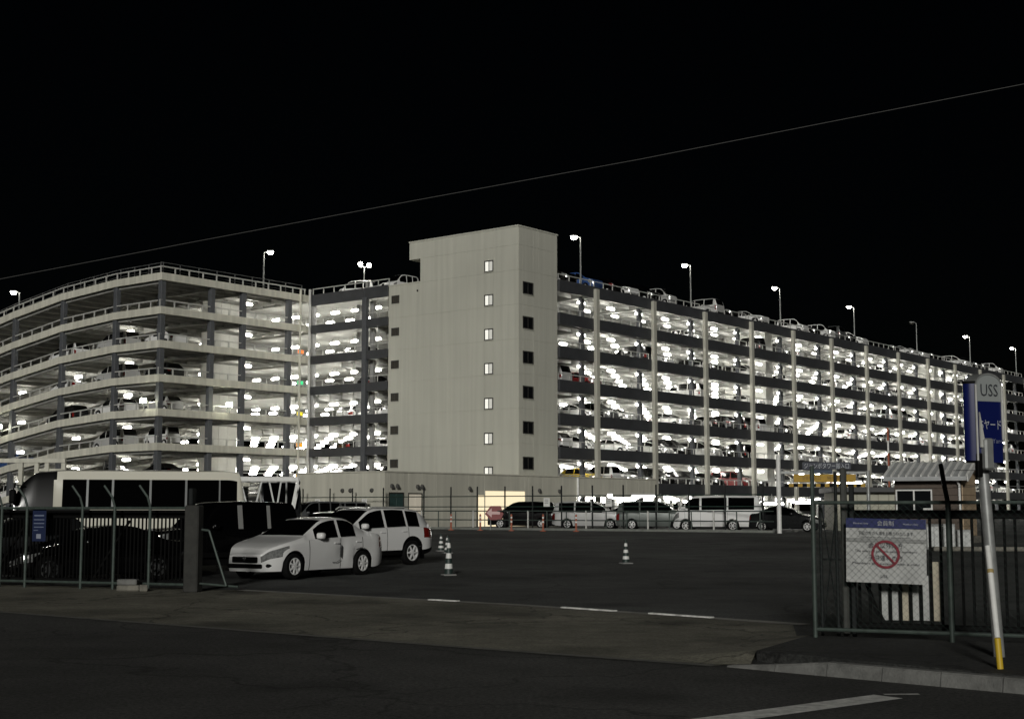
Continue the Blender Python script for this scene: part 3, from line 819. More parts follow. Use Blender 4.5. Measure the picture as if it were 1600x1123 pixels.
def car_shell(S, dx):
    """Split the body surface into named pieces. x runs from the nose (+L/2) back to the tail (-L/2)."""
    L, W, Hh = S['L'], S['W'], S['H']
    prof, belt = S['prof'], S['belt']; sill = S.get('sill', .2); sm = S.get('smooth', .1)
    (xf, xr, r) = S['wheels']; R = r + .065
    xs = set(np.arange(0, L + 1e-6, dx).tolist()) | {0, .03, .08, .16, .3, L, L - .03, L - .09, L - .2}
    for xc in (xf, xr):
        for a in range(0, 181, 15 if dx < .15 else 45): xs.add(xc + R * math.cos(math.radians(a)))
        xs |= {xc - R - .012, xc + R + .012}
    for a, b in S['win']: xs |= {a, b}
    for a in (*S['ws'], *S['rw'], S.get('hl', .5), L - S.get('tl', .35)): xs.add(a)
    for a in S.get('doors', []): xs.add(a)
    xs = sorted(x for x in xs if 0 <= x <= L)
    q = [xs[0]]
    for x in xs[1:]:
        if x - q[-1] > .008: q.append(x)
    xs = q
    nf, nr = S.get('nose', (.30, .6)), S.get('tail', (.16, .4))
    hb = Hh - S.get('rail_drop', .0)
    rows = []
    for x in xs:
        w = W / 2 * (1 - nf[0] * (1 - min(x / nf[1], 1)) ** 2.2) * (1 - nr[0] * (1 - min((L - x) / nr[1], 1)) ** 2.2)
        zl = sill + .10 * max(0, 1 - x / .25) ** 2 * 0 + S.get('lip_r', .12) * max(0, 1 - (L - x) / .5) ** 1.5
        for xc in (xf, xr):
            if abs(x - xc) < R: zl = max(zl, r + math.sqrt(R * R - (x - xc) ** 2))
        zb = smooth_interp(belt, x, .1); zt = max(smooth_interp(prof, x, sm), zb + .012)
        zl = min(zl, zb - .05)
        sec = []
        for t, wf in zip(TS, WF):
            z = zl + (zb - zl) * t; yy = w * wf
            ta = (z - sill) / max(zb - sill, .01)
            yy = w * float(np.interp(ta, TS, WF))
            dn = S.get('dent'); 
            sec.append([yy, z])
        g = (zt - zb) / max(Hh - zb, .01)
        wb, wt = w * S.get('gb', .925), w * S.get('gt', .74)
        wg = wb + (wt - wb) * min(g, 1)
        if g < .25: wg = w * (.95 - .8 * g * .2)
        sec.append([wb + (w * .968 - wb) * (.5 if g < .2 else .0), zb + .02 * min(1, g * 5)])
        sec.append([wg, zb + (zt - zb) * S.get('wtop', .86)])
        sec.append([wg * .9, zb + (zt - zb) * .965])
        sec.append([wg * .55, zt - .004])
        sec.append([0, zt])
        rows.append(sec)
    n = len(rows[0]); full = []
    dent = S.get('dent')
    for x, sec in zip(xs, rows):
        ring = [(L / 2 - x, y, z) for y, z in sec] + [(L / 2 - x, -y, z) for y, z in reversed(sec[:-1])]
        if dent: ring = [dent(L, p) for p in ring]
        full.append(ring)
    M = len(full[0]); pieces = {}
    def put(role, quad):
        mb = pieces.setdefault(role, MB()); key = pieces.setdefault('_' + role, {})
        ids = []
        for p in quad:
            kk = (round(p[0], 4), round(p[1], 4), round(p[2], 4))
            if kk not in key: key[kk] = len(mb.v); mb.v.append(p)
            ids.append(key[kk])
        ids2 = []
        for i in ids:
            if i not in ids2: ids2.append(i)
        if len(ids2) >= 3: mb.f.append(tuple(ids2)); mb.m.append(0)
    doors = S.get('doors', [])
    for a in range(len(xs) - 1):
        xm = (xs[a] + xs[a + 1]) / 2
        for i in range(M - 1):
            ii = min(i, M - 2 - i); side = 'L' if i < M / 2 - .5 else 'R'
            role = 'body'
            if ii < 5:
                if xm < S.get('hl', .5) and ii in S.get('hlr', (3, 4)): role = 'headlight' + side
                elif xm > L - S.get('tl', .35) and ii in S.get('tlr', (3, 4)): role = 'taillight' + side
                elif ii == 0 and S.get('clad'): role = 'lower_trim'
                else:
                    for d, (d0, d1) in enumerate(zip(doors[:-1], doors[1:])):
                        if d0 < xm < d1: role = f'door{d}{side}'
                if S.get('wave'):
                    role2 = S['wave'](xm, full[a][i][2] * .5 + full[a][i + 1][2] * .5)
                    if role2: role = role2
            elif ii == 6:
                for wi, (w0, w1) in enumerate(S['win']):
                    if w0 <= xm <= w1: role = f'side_window{wi}{side}'
                if role == 'body' and S.get('black_pillars') and S['win'][0][0] < xm < S['win'][-1][1]: role = f'pillar_trim{sum(xm > q[1] for q in S["win"])}{side}'
            elif ii in (8, 9) or (ii == 7 and False):
                if S['ws'][0] <= xm <= S['ws'][1]: role = 'windscreen'
                elif S['rw'][0] <= xm <= S['rw'][1]: role = 'rear_window'
            if S.get('mask') and role == 'body' and xm < S['mask'] + {5: .2, 6: .4, 7: .5, 8: .7, 9: .85}.get(ii, 0) and ii >= 5: role = 'belt_panel'
            put(role, (full[a][i], full[a + 1][i], full[a + 1][i + 1], full[a][i + 1]))
    for e, ring in ((0, full[0]), (-1, full[-1])):
        for i in range(n - 1):
            role = 'body'
            if e == -1 and S.get('flat_rear') and i in (6, 7): role = 'rear_window'
            if e == 0 and S.get('flat_front') and i in (6, 7): role = 'windscreen'
            quad = (ring[i], ring[i + 1], ring[M - 2 - i], ring[M - 1 - i])
            put(role, quad if e == -1 else quad[::-1])
    pieces = {k: v for k, v in pieces.items() if not k.startswith('_')}
    return pieces

def tyre_mb(r, w=.2, n=26):
    return MB().lathe([(r * .6, -w / 2), (r * .93, -w / 2), (r, -w / 2 + .035), (r, w / 2 - .035), (r * .93, w / 2), (r * .6, w / 2), (r * .6, -w / 2)], n, 'y')
def rim_mb(r, w=.2, spokes=7, n=26):
    """face at -y"""
    R = r * .66; mb = MB().lathe([(R, -w / 2 - .004), (R * .9, -w / 2 - .006), (R * .86, -w / 2 + .06), (R * .86, w / 2)], n, 'y')
    mb.lathe([(.001, -w / 2 - .02), (R * .2, -w / 2 - .018), (R * .24, -w / 2 + .03), (R * .24, w / 2 - .08)], 14, 'y')
    for i in range(spokes):
        a = 2 * math.pi * i / spokes; c, s = math.cos(a), math.sin(a)
        mb.bar((c * R * .18, -w / 2 - .002, s * R * .18), (c * R * .9, -w / 2 + .004, s * R * .9), R * .2, .03, up=(0, 1, 0))
    return mb
def disc_mb(r, w=.2): return MB().lathe([(.001, -w / 2 + .07), (r * .62, -w / 2 + .065)], 20, 'y')

SEDAN = dict(L=4.41, W=1.7, H=1.47, sill=.2, wheels=(.83, 3.43, .31), nose=(.4, .85), tail=(.2, .5), smooth=.13,
             prof=[(0, .55), (.05, .66), (.14, .74), (.5, .86), (1.1, .985), (1.25, 1.02), (1.95, 1.39), (2.3, 1.46), (2.7, 1.475), (3.0, 1.44), (3.66, 1.09), (3.85, 1.06), (4.33, 1.03), (4.41, .9)],
             belt=[(0, .5), (.05, .6), (.14, .67), (.5, .77), (1.2, .91), (2.0, .935), (3.0, .965), (4.2, .97), (4.41, .84)],
             ws=(1.27, 2.05), rw=(3.02, 3.64), win=[(1.62, 2.5), (2.6, 3.2)], doors=[1.36, 2.56, 3.42], hl=.66, tl=.3)
SUV = dict(L=4.6, W=1.85, H=1.69, sill=.3, wheels=(.92, 3.61, .36), nose=(.26, .6), tail=(.16, .45), smooth=.12, clad=True,
           prof=[(0, .8), (.1, .93), (.5, 1.02), (1.2, 1.1), (1.95, 1.58), (2.3, 1.665), (3.0, 1.69), (3.9, 1.62), (4.15, 1.55), (4.45, 1.12), (4.6, 1.05)],
           belt=[(0, .7), (.1, .82), (.5, .93), (1.2, 1.03), (2.0, 1.06), (3.4, 1.1), (4.3, 1.08), (4.6, .95)],
           ws=(1.2, 2.02), rw=(4.1, 4.46), win=[(1.5, 2.5), (2.6, 3.4), (3.48, 3.98)], doors=[1.42, 2.55, 3.45], hl=.55, tl=.5)
BOXSUV = dict(L=4.3, W=1.82, H=1.86, sill=.38, wheels=(.78, 3.38, .38), nose=(.12, .3), tail=(.08, .25), smooth=.07, clad=True, gt=.84, gb=.95,
              prof=[(0, .95), (.06, 1.08), (.6, 1.13), (1.3, 1.17), (1.72, 1.72), (1.95, 1.83), (2.6, 1.86), (4.05, 1.83), (4.2, 1.76), (4.26, 1.2), (4.3, 1.1)],
              belt=[(0, .9), (.06, 1.0), (.6, 1.06), (1.3, 1.1), (4.3, 1.1)], ws=(1.3, 1.8), rw=(4.17, 4.27), win=[(1.52, 2.35), (2.5, 3.25), (3.36, 4.02)], doors=[1.38, 2.42, 3.32], hl=.3, tl=.15)
HATCH = dict(L=3.9, W=1.69, H=1.52, sill=.2, wheels=(.78, 3.28, .3), nose=(.3, .6), tail=(.14, .4), smooth=.11,
             prof=[(0, .66), (.1, .78), (.5, .9), (.95, 1.0), (1.75, 1.43), (2.1, 1.51), (2.8, 1.52), (3.35, 1.46), (3.72, 1.05), (3.9, .95)],
             belt=[(0, .6), (.1, .7), (.5, .82), (1.0, .93), (3.5, 1.0), (3.9, .86)], ws=(.98, 1.8), rw=(3.32, 3.72), win=[(1.3, 2.2), (2.3, 3.2)], doors=[1.15, 2.25, 3.1], hl=.55, tl=.4)
MINIVAN = dict(L=4.75, W=1.8, H=1.83, sill=.22, wheels=(.92, 3.75, .33), nose=(.28, .6), tail=(.1, .3), smooth=.11, gt=.82, gb=.94,
               prof=[(0, .72), (.1, .9), (.45, 1.04), (.9, 1.14), (1.75, 1.72), (2.1, 1.81), (3.0, 1.83), (4.4, 1.79), (4.56, 1.7), (4.7, 1.1), (4.75, .95)],
               belt=[(0, .66), (.1, .8), (.45, .94), (.9, 1.04), (4.5, 1.1), (4.75, .9)], ws=(.92, 1.8), rw=(4.5, 4.72), win=[(1.25, 2.1), (2.2, 3.2), (3.3, 4.3)], doors=[1.25, 2.15, 3.25], hl=.6, tl=.2, tlr=(2, 3, 4))
VAN = dict(L=5.2, W=1.82, H=2.1, sill=.28, wheels=(.75, 3.5, .34), nose=(.2, .5), tail=(.05, .2), smooth=.09, gt=.85, gb=.95,
           prof=[(0, .8), (.08, 1.05), (.3, 1.22), (.95, 1.9), (1.2, 2.05), (2.2, 2.1), (4.8, 2.08), (5.05, 2.02), (5.17, 1.3), (5.2, 1.1)],
           belt=[(0, .74), (.08, .95), (.3, 1.12), (1.0, 1.22), (5.1, 1.25), (5.2, 1.05)], ws=(.3, 1.02), rw=(5.02, 5.18), win=[(.72, 1.55), (1.68, 3.15), (3.25, 4.75)], doors=[.7, 1.62, 3.2], hl=.35, tl=.12, tlr=(3, 4))
KEI = dict(L=3.4, W=1.48, H=1.8, sill=.2, wheels=(.6, 2.95, .28), nose=(.16, .35), tail=(.08, .25), smooth=.08, gt=.84, gb=.95,
           prof=[(0, .75), (.06, .95), (.45, 1.06), (1.0, 1.66), (1.3, 1.78), (2.2, 1.8), (3.15, 1.77), (3.28, 1.68), (3.37, 1.05), (3.4, .9)],
           belt=[(0, .7), (.06, .86), (.45, .98), (3.2, 1.02), (3.4, .84)], ws=(.46, 1.1), rw=(3.24, 3.38), win=[(.72, 1.6), (1.7, 2.4), (2.48, 3.08)], doors=[.7, 1.65, 2.45], hl=.35, tl=.14, tlr=(2, 3, 4))

PIECE = {'body': 'body', 'windscreen': 'windscreen', 'rear_window': 'rear_window', 'headlight': 'headlight', 'taillight': 'taillight', 'door': 'door', 'side_window': 'side_window', 'lower_trim': 'lower_trim', 'pillar_trim': 'pillar_trim'}
def near_car(name, S, loc, heading, paint, label, cat, spokes=7, rim=None, details=True, dx=.09, trim=None, group=None, plate=True, roofrails=False, grille=None):
    """a vehicle with all its parts; heading = direction its nose points"""
    o = empty(name, loc, math.atan2(heading[1], heading[0]))
    L, W, Hh = S['L'], S['W'], S['H']; xf, xr, r = S['wheels']
    trim = trim or black_m
    for role, mb in car_shell(S, dx).items():
        base = role.rstrip('LR0123456789')
        nm = 'door' if base == 'door' else PIECE.get(base, base)
        m = {'windscreen': tint_m, 'rear_window': tint_m, 'side_window': tint_m, 'headlight': lens_m, 'taillight': tail_m, 'lower_trim': trim, 'pillar_trim': S.get('pillar_mat', black_m), 'belt_panel': black_p}.get(nm, paint)
        ob = mb.build(nm, m, o, smooth=55 if nm in ('body', 'door') else 38)
        if nm == 'door' and details:
            x = sum(v[0] for v in mb.v) / len(mb.v); sg = 1 if role.endswith('L') else -1
            x0 = min(v[0] for v in mb.v); x1 = max(v[0] for v in mb.v); zt = interp(S['belt'], L / 2 - x0) - .12
            MB().bbox(x0 + .08, x0 + .27, sg * (W / 2 - .01) - .022, sg * (W / 2 - .01) + .022, zt - .016, zt + .016, .008).build('handle', paint, ob)
            for xx in (x0, x1):
                pts = sorted({(round(v[2], 3), v[1]) for v in mb.v if abs(v[0] - xx) < .004})
                sm_ = MB()
                for (za, ya), (zb_, yb) in zip(pts[:-1], pts[1:]): sm_.bar((xx, ya + sg * .001, za), (xx, yb + sg * .001, zb_), .006, .012, up=(1, 0, 0))
                if sm_.f: sm_.build('seam', black_m, ob, fix=False)
    MB().box(-L / 2 + .3, L / 2 - .6, -W * .4, W * .4, .17, .52).build('underbody', black_m, o)
    if details:
        # front: grille, intake, plate, badge; mirrors
        zg = S['prof'][0][1]
        gw = W * .24
        MB().bbox(L / 2 - .05, L / 2 + .022, -gw, gw, zg - .15, zg - .005, .02).build('grille', grille or black_m, o)
        MB().bbox(L / 2 - .05, L / 2 + .018, -gw * 1.3, gw * 1.3, .27, .38, .02).build('intake', black_m, o)
        if plate: MB().bbox(L / 2 + .004, L / 2 + .03, -.16, .16, .45, .5, .008).build('plate_holder', black_m, o)
        bd = MB().lathe([(.001, -.004), (.045, -.004), (.05, 0)], 14, 'z').build('badge', chrome_m, o, 40)
        bd.rotation_euler = (0, -math.pi / 2, 0); bd.location = (L / 2 + .03, 0, zg - .05)
        for sg in (1, -1):
            xm_ = L / 2 - S['win'][0][0] - .1; zm = interp(S['belt'], S['win'][0][0] + .1) + .09
            mm = MB().bbox(xm_ - .08, xm_ + .1, sg * (W / 2 + .05) - .1, sg * (W / 2 + .05) + .1, zm - .07, zm + .08, .035)
            mo = mm.build('mirror', paint if paint is not black_p else black_p, o, 50)
            MB().bar((xm_ + .02, sg * (W / 2 - .1), zm - .05), (xm_ + .02, sg * (W / 2 - .03), zm - .04), .05, .03).build('mirror_stalk', black_m, mo)
            MB().bbox(L / 2 - .3, L / 2 - .08, sg * W * .36 - .05, sg * W * .36 + .05, .3, .38, .03).build('fog_lamp_recess', black_m, o)
        if roofrails:
            for sg in (1, -1): MB().path([(L / 2 - 2.0, sg * W * .35, Hh - .08), (L / 2 - 2.15, sg * W * .36, Hh - .01), (L / 2 - 3.5, sg * W * .36, Hh - .02), (L / 2 - 3.7, sg * W * .35, Hh - .12)], .018, 6).build('roof_rail', rail_m, o, 40)
    for x in (xf, xr):
        for sg in (1, -1):
            w_ = empty('wheel', (L / 2 - x, sg * (W / 2 - .11), r), 0 if sg < 0 else math.pi); w_.parent = o
            tyre_mb(r).build('tyre', rubber_m, w_, 40); rim_mb(r, spokes=spokes).build('rim', rim or rim_m, w_, 30)
            disc_mb(r).build('brake_disc', mat('brake_dark', (.03, .03, .03), .6), w_, 30)
    return tag(o, label, cat, group)

FAR = {}
def far_mesh(key, S):
    if key in FAR: return FAR[key]
    mb = MB()
    for role, p in car_shell(S, .3).items():
        base = role.rstrip('LR0123456789')
        mi = {'windscreen': 1, 'rear_window': 1, 'side_window': 1, 'headlight': 3, 'taillight': 4, 'lower_trim': 2, 'pillar_trim': 2}.get(base, 0)
        mb.join(p, mi)
    L, W = S['L'], S['W']; xf, xr, r = S['wheels']
    mb.box(-L / 2 + .14, L / 2 - .14, -W * .4, W * .4, .17, .5, 2)
    for x in (xf, xr):
        for sg in (1, -1):
            y = sg * (W / 2 - .1)
            mb.lathe([(r * .62, sg * .1), (r, sg * .1), (r, -sg * .1)], 14, 'y', (L / 2 - x, y, r), 2)
            mb.lathe([(.001, sg * .1), (r * .62, sg * .1)], 12, 'y', (L / 2 - x, y, r), 5)
    me = mb.mesh(key, [white_p, tint_m, rubber_m, lens_m, tail_m, rim_m], 38)
    FAR[key] = me; return me
def far_car(key, S, loc, rz, paint, label, group, cat='car'):
    o = link('parked_car', far_mesh(key, S), None, loc, rz)
    o.material_slots[0].link = 'OBJECT'; o.material_slots[0].material = paint
    return tag(o, label, cat, group)

# --- cars parked inside and on top of the car park
KINDS = [('sedan', SEDAN, .2), ('hatchback', HATCH, .2), ('minivan', MINIVAN, .24), ('boxy van', KEI, .18), ('estate car', SUV, .18)]
PAINTS = [('white', white_p, .34), ('silver', silver_p, .2), ('black', black_p, .2), ('grey', grey_p, .12), ('charcoal', dgrey_p, .08), ('red', red_p, .014), ('blue', blue_p, .012)]
def pick(lst):
    r_ = random.random() * sum(q[2] for q in lst); s_ = 0
    for q in lst:
        s_ += q[2]
        if r_ <= s_: return q
    return lst[-1]
POS = ['left', 'middle', 'right']
for k in range(7):
    zd = BT[k] - (.05 if k == 0 else .22)
    fill = [.66, .35, .5, .55, .62, .66, .7][k]
    for bi, (a, b) in enumerate(bays[:13]):
        slots = [(a + b) / 2] if bi == 0 else [a + 1.75, a + 4.68, a + 7.6]
        for si, u in enumerate(slots):
            if random.random() > fill or (45.0 < u < 48.2) or (92.6 < u < 96): continue
            kn, S, _ = pick(KINDS); pn, pm, _ = pick(PAINTS)
            if k == 6 and bi == 1 and si == 0: kn, S, pn, pm = 'hatchback', HATCH, 'yellow', yellow_p
            if k == 0 and bi == 1 and si == 0: pn, pm = 'blue', blue_p
            out = random.random() < .75
            if k == 0 and kn == 'sedan': kn, S = 'minivan', MINIVAN
            rz = UA + (-math.pi / 2 if out else math.pi / 2) + random.uniform(-.05, .05)
            p = UV(u + random.uniform(-.15, .15), (.45 if k == 0 else 1.0) + S['L'] / 2 + random.uniform(0, .3), zd)
            where = f'{ORD[bi]} bay right of the tower' if bi else 'bay beside the tower'
            lvl = 'on the open roof' if k == 0 else f'{ORD[k - 1]} storey below the roof'
            sp = '' if bi == 0 else f', {POS[si]} space'
            far_car(kn.replace(' ', '_'), S, p, rz, pm, f'{pn} {kn}, {lvl}, {where}{sp}', 'cars parked in the car park')
    for si, v in enumerate((16.4, 19.6, 22.4)):          # short wing
        if k == 0 and si == 2: continue
        if k and random.random() > [0, .4, .5, .35, 1, .9, 1][k]: continue
        kn, S, _ = pick(KINDS); pn, pm, _ = pick(PAINTS)
        if k == 4: kn, S, pn, pm = 'estate car', SUV, 'white', white_p
        p = UV(1.6 + S['L'] / 2, v, BT[k] - (.05 if k == 0 else .22))
        lvl = 'on the open roof' if k == 0 else f'{ORD[k - 1]} storey below the roof'
        far_car(kn.replace(' ', '_'), S, p, UA + (math.pi if random.random() < .6 else 0) + random.uniform(-.05, .05), pm, f'{pn} {kn}, {lvl}, left of the tower, {["right", "middle", "left"][si]} space', 'cars parked in the car park')
    if k >= 2:                                           # ramp block
        for si, (u, v) in enumerate(((2.6, 9.5), (2.6, 17.0), (2.6, 25.5), (3.2, 3.6))):
            if random.random() > (.55 if k < 4 else .85): continue
            kn, S, _ = pick(KINDS); pn, pm, _ = pick(PAINTS)
            sl = math.atan((drop(v + 1) - drop(v - 1)) / 2)
            o = far_car(kn.replace(' ', '_'), S, UV(CU + u, CV + v, FT[k] - .12 + drop(v)), UA + math.pi / 2, pm,
                        f'{pn} {kn} on the ramp block, {ORD[k - 1]} storey below its roof, {["just past the corner", "midway down the ramp", "far down the ramp", "behind the corner column"][si]}', 'cars parked in the car park')
            o.rotation_euler = (0, -sl, UA + math.pi / 2)

# --- vehicles standing in the yard
def wheel_pt(px, py, z=None):
    """ground point under a picture position"""
    y = 40.0
    for _ in range(20):
        y = (EYE - gz(y)) * F_PX / max(py - HOR, 1)
    return Vector((XX(px, y, py), y, gz(y)))
def dent_sedan(L, p):
    x, y, z = p
    if y > .3 and z < .95:
        for cx, cz, rx, rz_, dp in ((-.42, .62, .22, .3, .05), (-1.05, .5, .5, .2, .045), (-.15, .42, .35, .13, .03), (-.75, .72, .3, .09, -.012)):
            q = ((x - cx) / rx) ** 2 + ((z - cz) / rz_) ** 2
            if q < 4: y -= dp * math.exp(-q * 1.4)
    return (x, y, z)
h1 = Vector((-.537, -.844, 0)).normalized()
SD = dict(SEDAN, dent=dent_sedan)
c1 = Vector((-5.16, 35.6, gz(35.6)))
ws_o = near_car('white_sedan', SD, c1, h1, white_p, 'dented white saloon car parked nearest the gate', 'car', 7, rim_m, dx=.06)
MB().prism([(-.37, .838, .46), (-.31, .846, .5), (-.29, .85, .62), (-.345, .85, .79), (-.39, .846, .74)], (0, .012, 0)).build('dent_patch', grey_p, ws_o)  # dark grey patch laid over the dent between the doors
MB().path([(-.3, .86, .42), (-.15, .86, .36), (0, .86, .37)], .008, 5).build('scrape', grey_p, ws_o)
MB().path([(-.95, .845, .66), (-1.15, .845, .7), (-1.3, .84, .64)], .01, 5).build('scrape', grey_p, ws_o)
h2 = Vector((-.63, -.78, 0)).normalized()
rw = Vector((-2.98, 41.6, 0)); right2 = Vector((h2.y, -h2.x, 0))
S = SUV
c2 = rw + right2 * (S['W'] / 2 - .1) + h2 * (S['wheels'][1] - S['L'] / 2); c2.z = gz(c2.y)
near_car('white_crossover', SUV, c2, h2, white_p, 'white crossover car with black wheel arches parked behind the dented saloon', 'car', 6, rim_m, roofrails=True)
near_car('black_off_roader', dict(BOXSUV, black_pillars=True, pillar_mat=mat('pillar_highlight_grey', (.26, .26, .25), .4)), (XX(338, 38.4), 38.4, gz(38.4)), (-.75, -.66), black_p, 'boxy black off-road car between gate post and dented saloon', 'car', 6, grey_p)  # pillars coloured grey to imitate reflections round the windows
near_car('silver_saloon', dict(SEDAN, H=1.5), (XX(512, 49), 49.0, gz(49)), (-.6, -.8), silver_p, 'silver saloon showing only its roof behind the two white cars', 'car', 7)
LOW = dict(SEDAN, H=1.3, prof=[(x, z * .885) for x, z in SEDAN['prof']], belt=[(x, z * .885) for x, z in SEDAN['belt']])
near_car('black_saloon', LOW, (XX(146, 33.6), 33.9, gz(33.9)), (-.8, -.6), black_p, 'black saloon behind the gate bars in front of the bus', 'car', 7, grey_p)
near_car('dark_hatchback', HATCH, (XX(28, 36.5), 36.5, gz(36.5)), (-.9, -.4), dgrey_p, 'charcoal hatchback behind the gate bars at the left edge', 'car', 6)

# bus
BUS = dict(L=7.9, W=2.1, H=2.85, sill=.35, wheels=(1.5, 5.6, .38), nose=(.12, .5), tail=(.06, .25), smooth=.1, gt=.86, gb=.985, lip_r=.05,
           prof=[(0, 1.0), (.06, 1.3), (.3, 1.55), (.75, 2.45), (1.15, 2.78), (2.0, 2.85), (7.4, 2.85), (7.75, 2.75), (7.86, 1.6), (7.9, 1.4)],
           belt=[(0, .95), (.06, 1.2), (.3, 1.45), (1.0, 1.62), (7.8, 1.62), (7.9, 1.35)], ws=(.28, 1.1), rw=(7.7, 7.88), win=[(2.0, 2.75), (2.82, 3.55), (3.62, 4.75), (4.82, 5.9), (5.97, 7.0), (7.05, 7.6)], hl=.4, tl=.12,
           black_pillars=True, pillar_mat=grey_p, wtop=.74, mask=1.35, wave=lambda x, z: 'belt_panel' if z > 1.55 or z > .62 + .95 * min(1, max(0, (x - .9) / 2.2)) ** .8 else None)
near_car('white_bus', BUS, (XX(196, 47.5), 47.5, gz(47.5)), (-.975, -.22), cream_p, 'cream minibus with black glass band parked behind the gate bars', 'bus', 6, details=False)
bus_o = [o for o in COL.objects if o.name == 'white_bus'][0]
for sg in (1, -1):
    MB().bbox(3.35, 3.55, sg * 1.28 - .12, sg * 1.28 + .12, 1.75, 2.2, .05).build('mirror', black_m, bus_o, 40)
    MB().path([(3.1, sg * 1.0, 2.3), (3.4, sg * 1.2, 2.35), (3.45, sg * 1.28, 2.15)], .02, 6).build('mirror_arm', black_m, bus_o, 40)

# cars waiting beyond the far fence
def yard_car(name, S, px, y, hd, paint, label, cat='car'):
    return near_car(name, S, (XX(px, y), y, gz(y)), hd, paint, label, cat, 6, details=True, dx=.16)
yard_car('passenger_van', VAN, 1124, 83.5, (-.95, .3), white_p, 'pale passenger van parked beyond the far fence', 'van')
yard_car('green_grey_van', dict(MINIVAN, H=1.9), 1023, 90.0, (.97, -.2), mat('greenish_grey_paint', (.12, .135, .125), .35, .2, coat=.4), 'dull grey minivan left of the pale passenger van beyond the fence', 'van')
yard_car('silver_minivan', MINIVAN, 922, 92.5, (.97, -.22), silver_p, 'pale silver minivan facing right beyond the far fence')
yard_car('black_minivan', dict(MINIVAN, H=1.86), 818, 97.0, (-.97, .2), black_p, 'black minivan behind the red arrow board')
yard_car('charcoal_saloon', SEDAN, 1228, 82.0, (.9, -.4), dgrey_p, 'charcoal saloon right of the pale passenger van behind the white pole')
yard_car('grey_saloon', SEDAN, 985, 99.0, (.95, -.2), dgrey_p, 'dark saloon half hidden between the minivans beyond the fence')
yard_car('shadow_stand_in_van', dict(KEI, H=1.95), 536, 96.0, (-.9, -.4), grey_p, 'grey boxy van standing in for a shadow on the annex wall left of doors', 'van')  # van added in place of a vehicle-shaped shadow on the wall
yard_car('pale_grey_van', dict(KEI, H=2.0), 492, 88.0, (-.8, -.6), grey_p, 'grey van beside the dark truck cab, left of the annex doors', 'van')
# white truck on the roof
TRUCK = dict(KEI, H=1.95)
yardtop = near_car('roof_truck', TRUCK, tuple(UV(2.6, 21.4, BTL[0] - .5)), (-U.x * .5 + V.x, -U.y * .5 + V.y), white_p, 'white boxy truck on the car park roof under the twin lamps', 'truck', details=False, dx=.3)

# car transporter frame and dark truck cab behind the bus
tr = empty('car_transporter', (XX(418, 56), 56, gz(56)), 0.12)
tag(tr, 'white tubular upper deck of a car transporter behind the bus', 'truck')
MB().bbox(-1.35, 1.25, -.9, -.78, 2.55, 2.75, .03).build('upper_beam', white_m, tr)
MB().bbox(-1.35, 1.25, .78, .9, 2.55, 2.75, .03).build('upper_beam', white_m, tr)
mb = MB()
for i in range(7): mb.box(-1.3 + .4 * i, -1.22 + .4 * i, -.78, .78, 2.6, 2.68)
mb.build('deck_ribs', pole_m, tr)
MB().bar((1.2, -.84, 2.6), (.85, -.84, .7), .11, .11).build('end_strut', white_m, tr)
MB().bar((1.2, .84, 2.6), (.85, .84, .7), .11, .11).build('end_strut', white_m, tr)
for x, x2 in ((-1.0, -.5), (-.2, -.6), (.1, .5), (.55, .3)): MB().bar((x, -.84, 2.55), (x2, -.84, .8), .06, .06).build('lattice_strut', pole_m, tr)
for x in (-1.2, -.3, .7): MB().tube((x, .84, .7), (x, .84, 2.55), .04, 6).build('upright', pole_m, tr)
MB().bbox(-1.5, 1.3, -1.0, 1.0, .62, .8, .03).build('lower_deck', pole_m, tr)
for x in (-1.0, .9):
    for y in (-.85, .85):
        w_ = empty('wheel', (x, y, .36), 0); w_.parent = tr; tyre_mb(.36).build('tyre', rubber_m, w_, 40); rim_mb(.36).build('rim', rim_m, w_, 30)
CAB = dict(L=5.4, W=2.0, H=2.75, sill=.5, wheels=(.9, 4.3, .42), nose=(.1, .3), tail=(.03, .2), smooth=.06, gt=.93, gb=.98,
           prof=[(0, 1.1), (.05, 1.3), (.25, 2.3), (.5, 2.65), (1.6, 2.75), (5.35, 2.75), (5.4, 2.6)], belt=[(0, 1.05), (.05, 1.25), (1.5, 1.4), (5.4, 1.4)], ws=(.06, .5), rw=(5.36, 5.4), win=[(.4, 1.3)], doors=[.35, 1.35], hl=.1, tl=.05)
near_car('dark_truck', CAB, (XX(428, 70), 70, gz(70)), (.3, -.95), dgrey_p, 'dark box truck behind the white transporter frame', 'truck', details=False, dx=.2)

# ------------------------------------------------------------------ fences and gates
def chainlink(p0, p1, z0, z1, pitch, r, off=(0, 0, 0)):
    """diamond wire mesh between two ground points"""
    p0, p1 = Vector(p0), Vector(p1); d = (p1 - p0); Ln = d.length; d.normalize(); hgt = z1 - z0
    mb = MB(); s = -hgt
    def pt(x, z): return p0 + d * x + Vector((0, 0, z0 + z))
    while s < Ln:
        for sg in (1, -1):
            a, b = max(0, s), min(Ln, s + hgt)
            if b - a > .02:
                za, zb = a - s, b - s
                if sg < 0: za, zb = hgt - za, hgt - zb
                mb.tube(pt(a, za), pt(b, zb), r, 3, cap=False)
        s += pitch
    return mb
def lerp2(a, b, t): return (a[0] + (b[0] - a[0]) * t, a[1] + (b[1] - a[1]) * t)

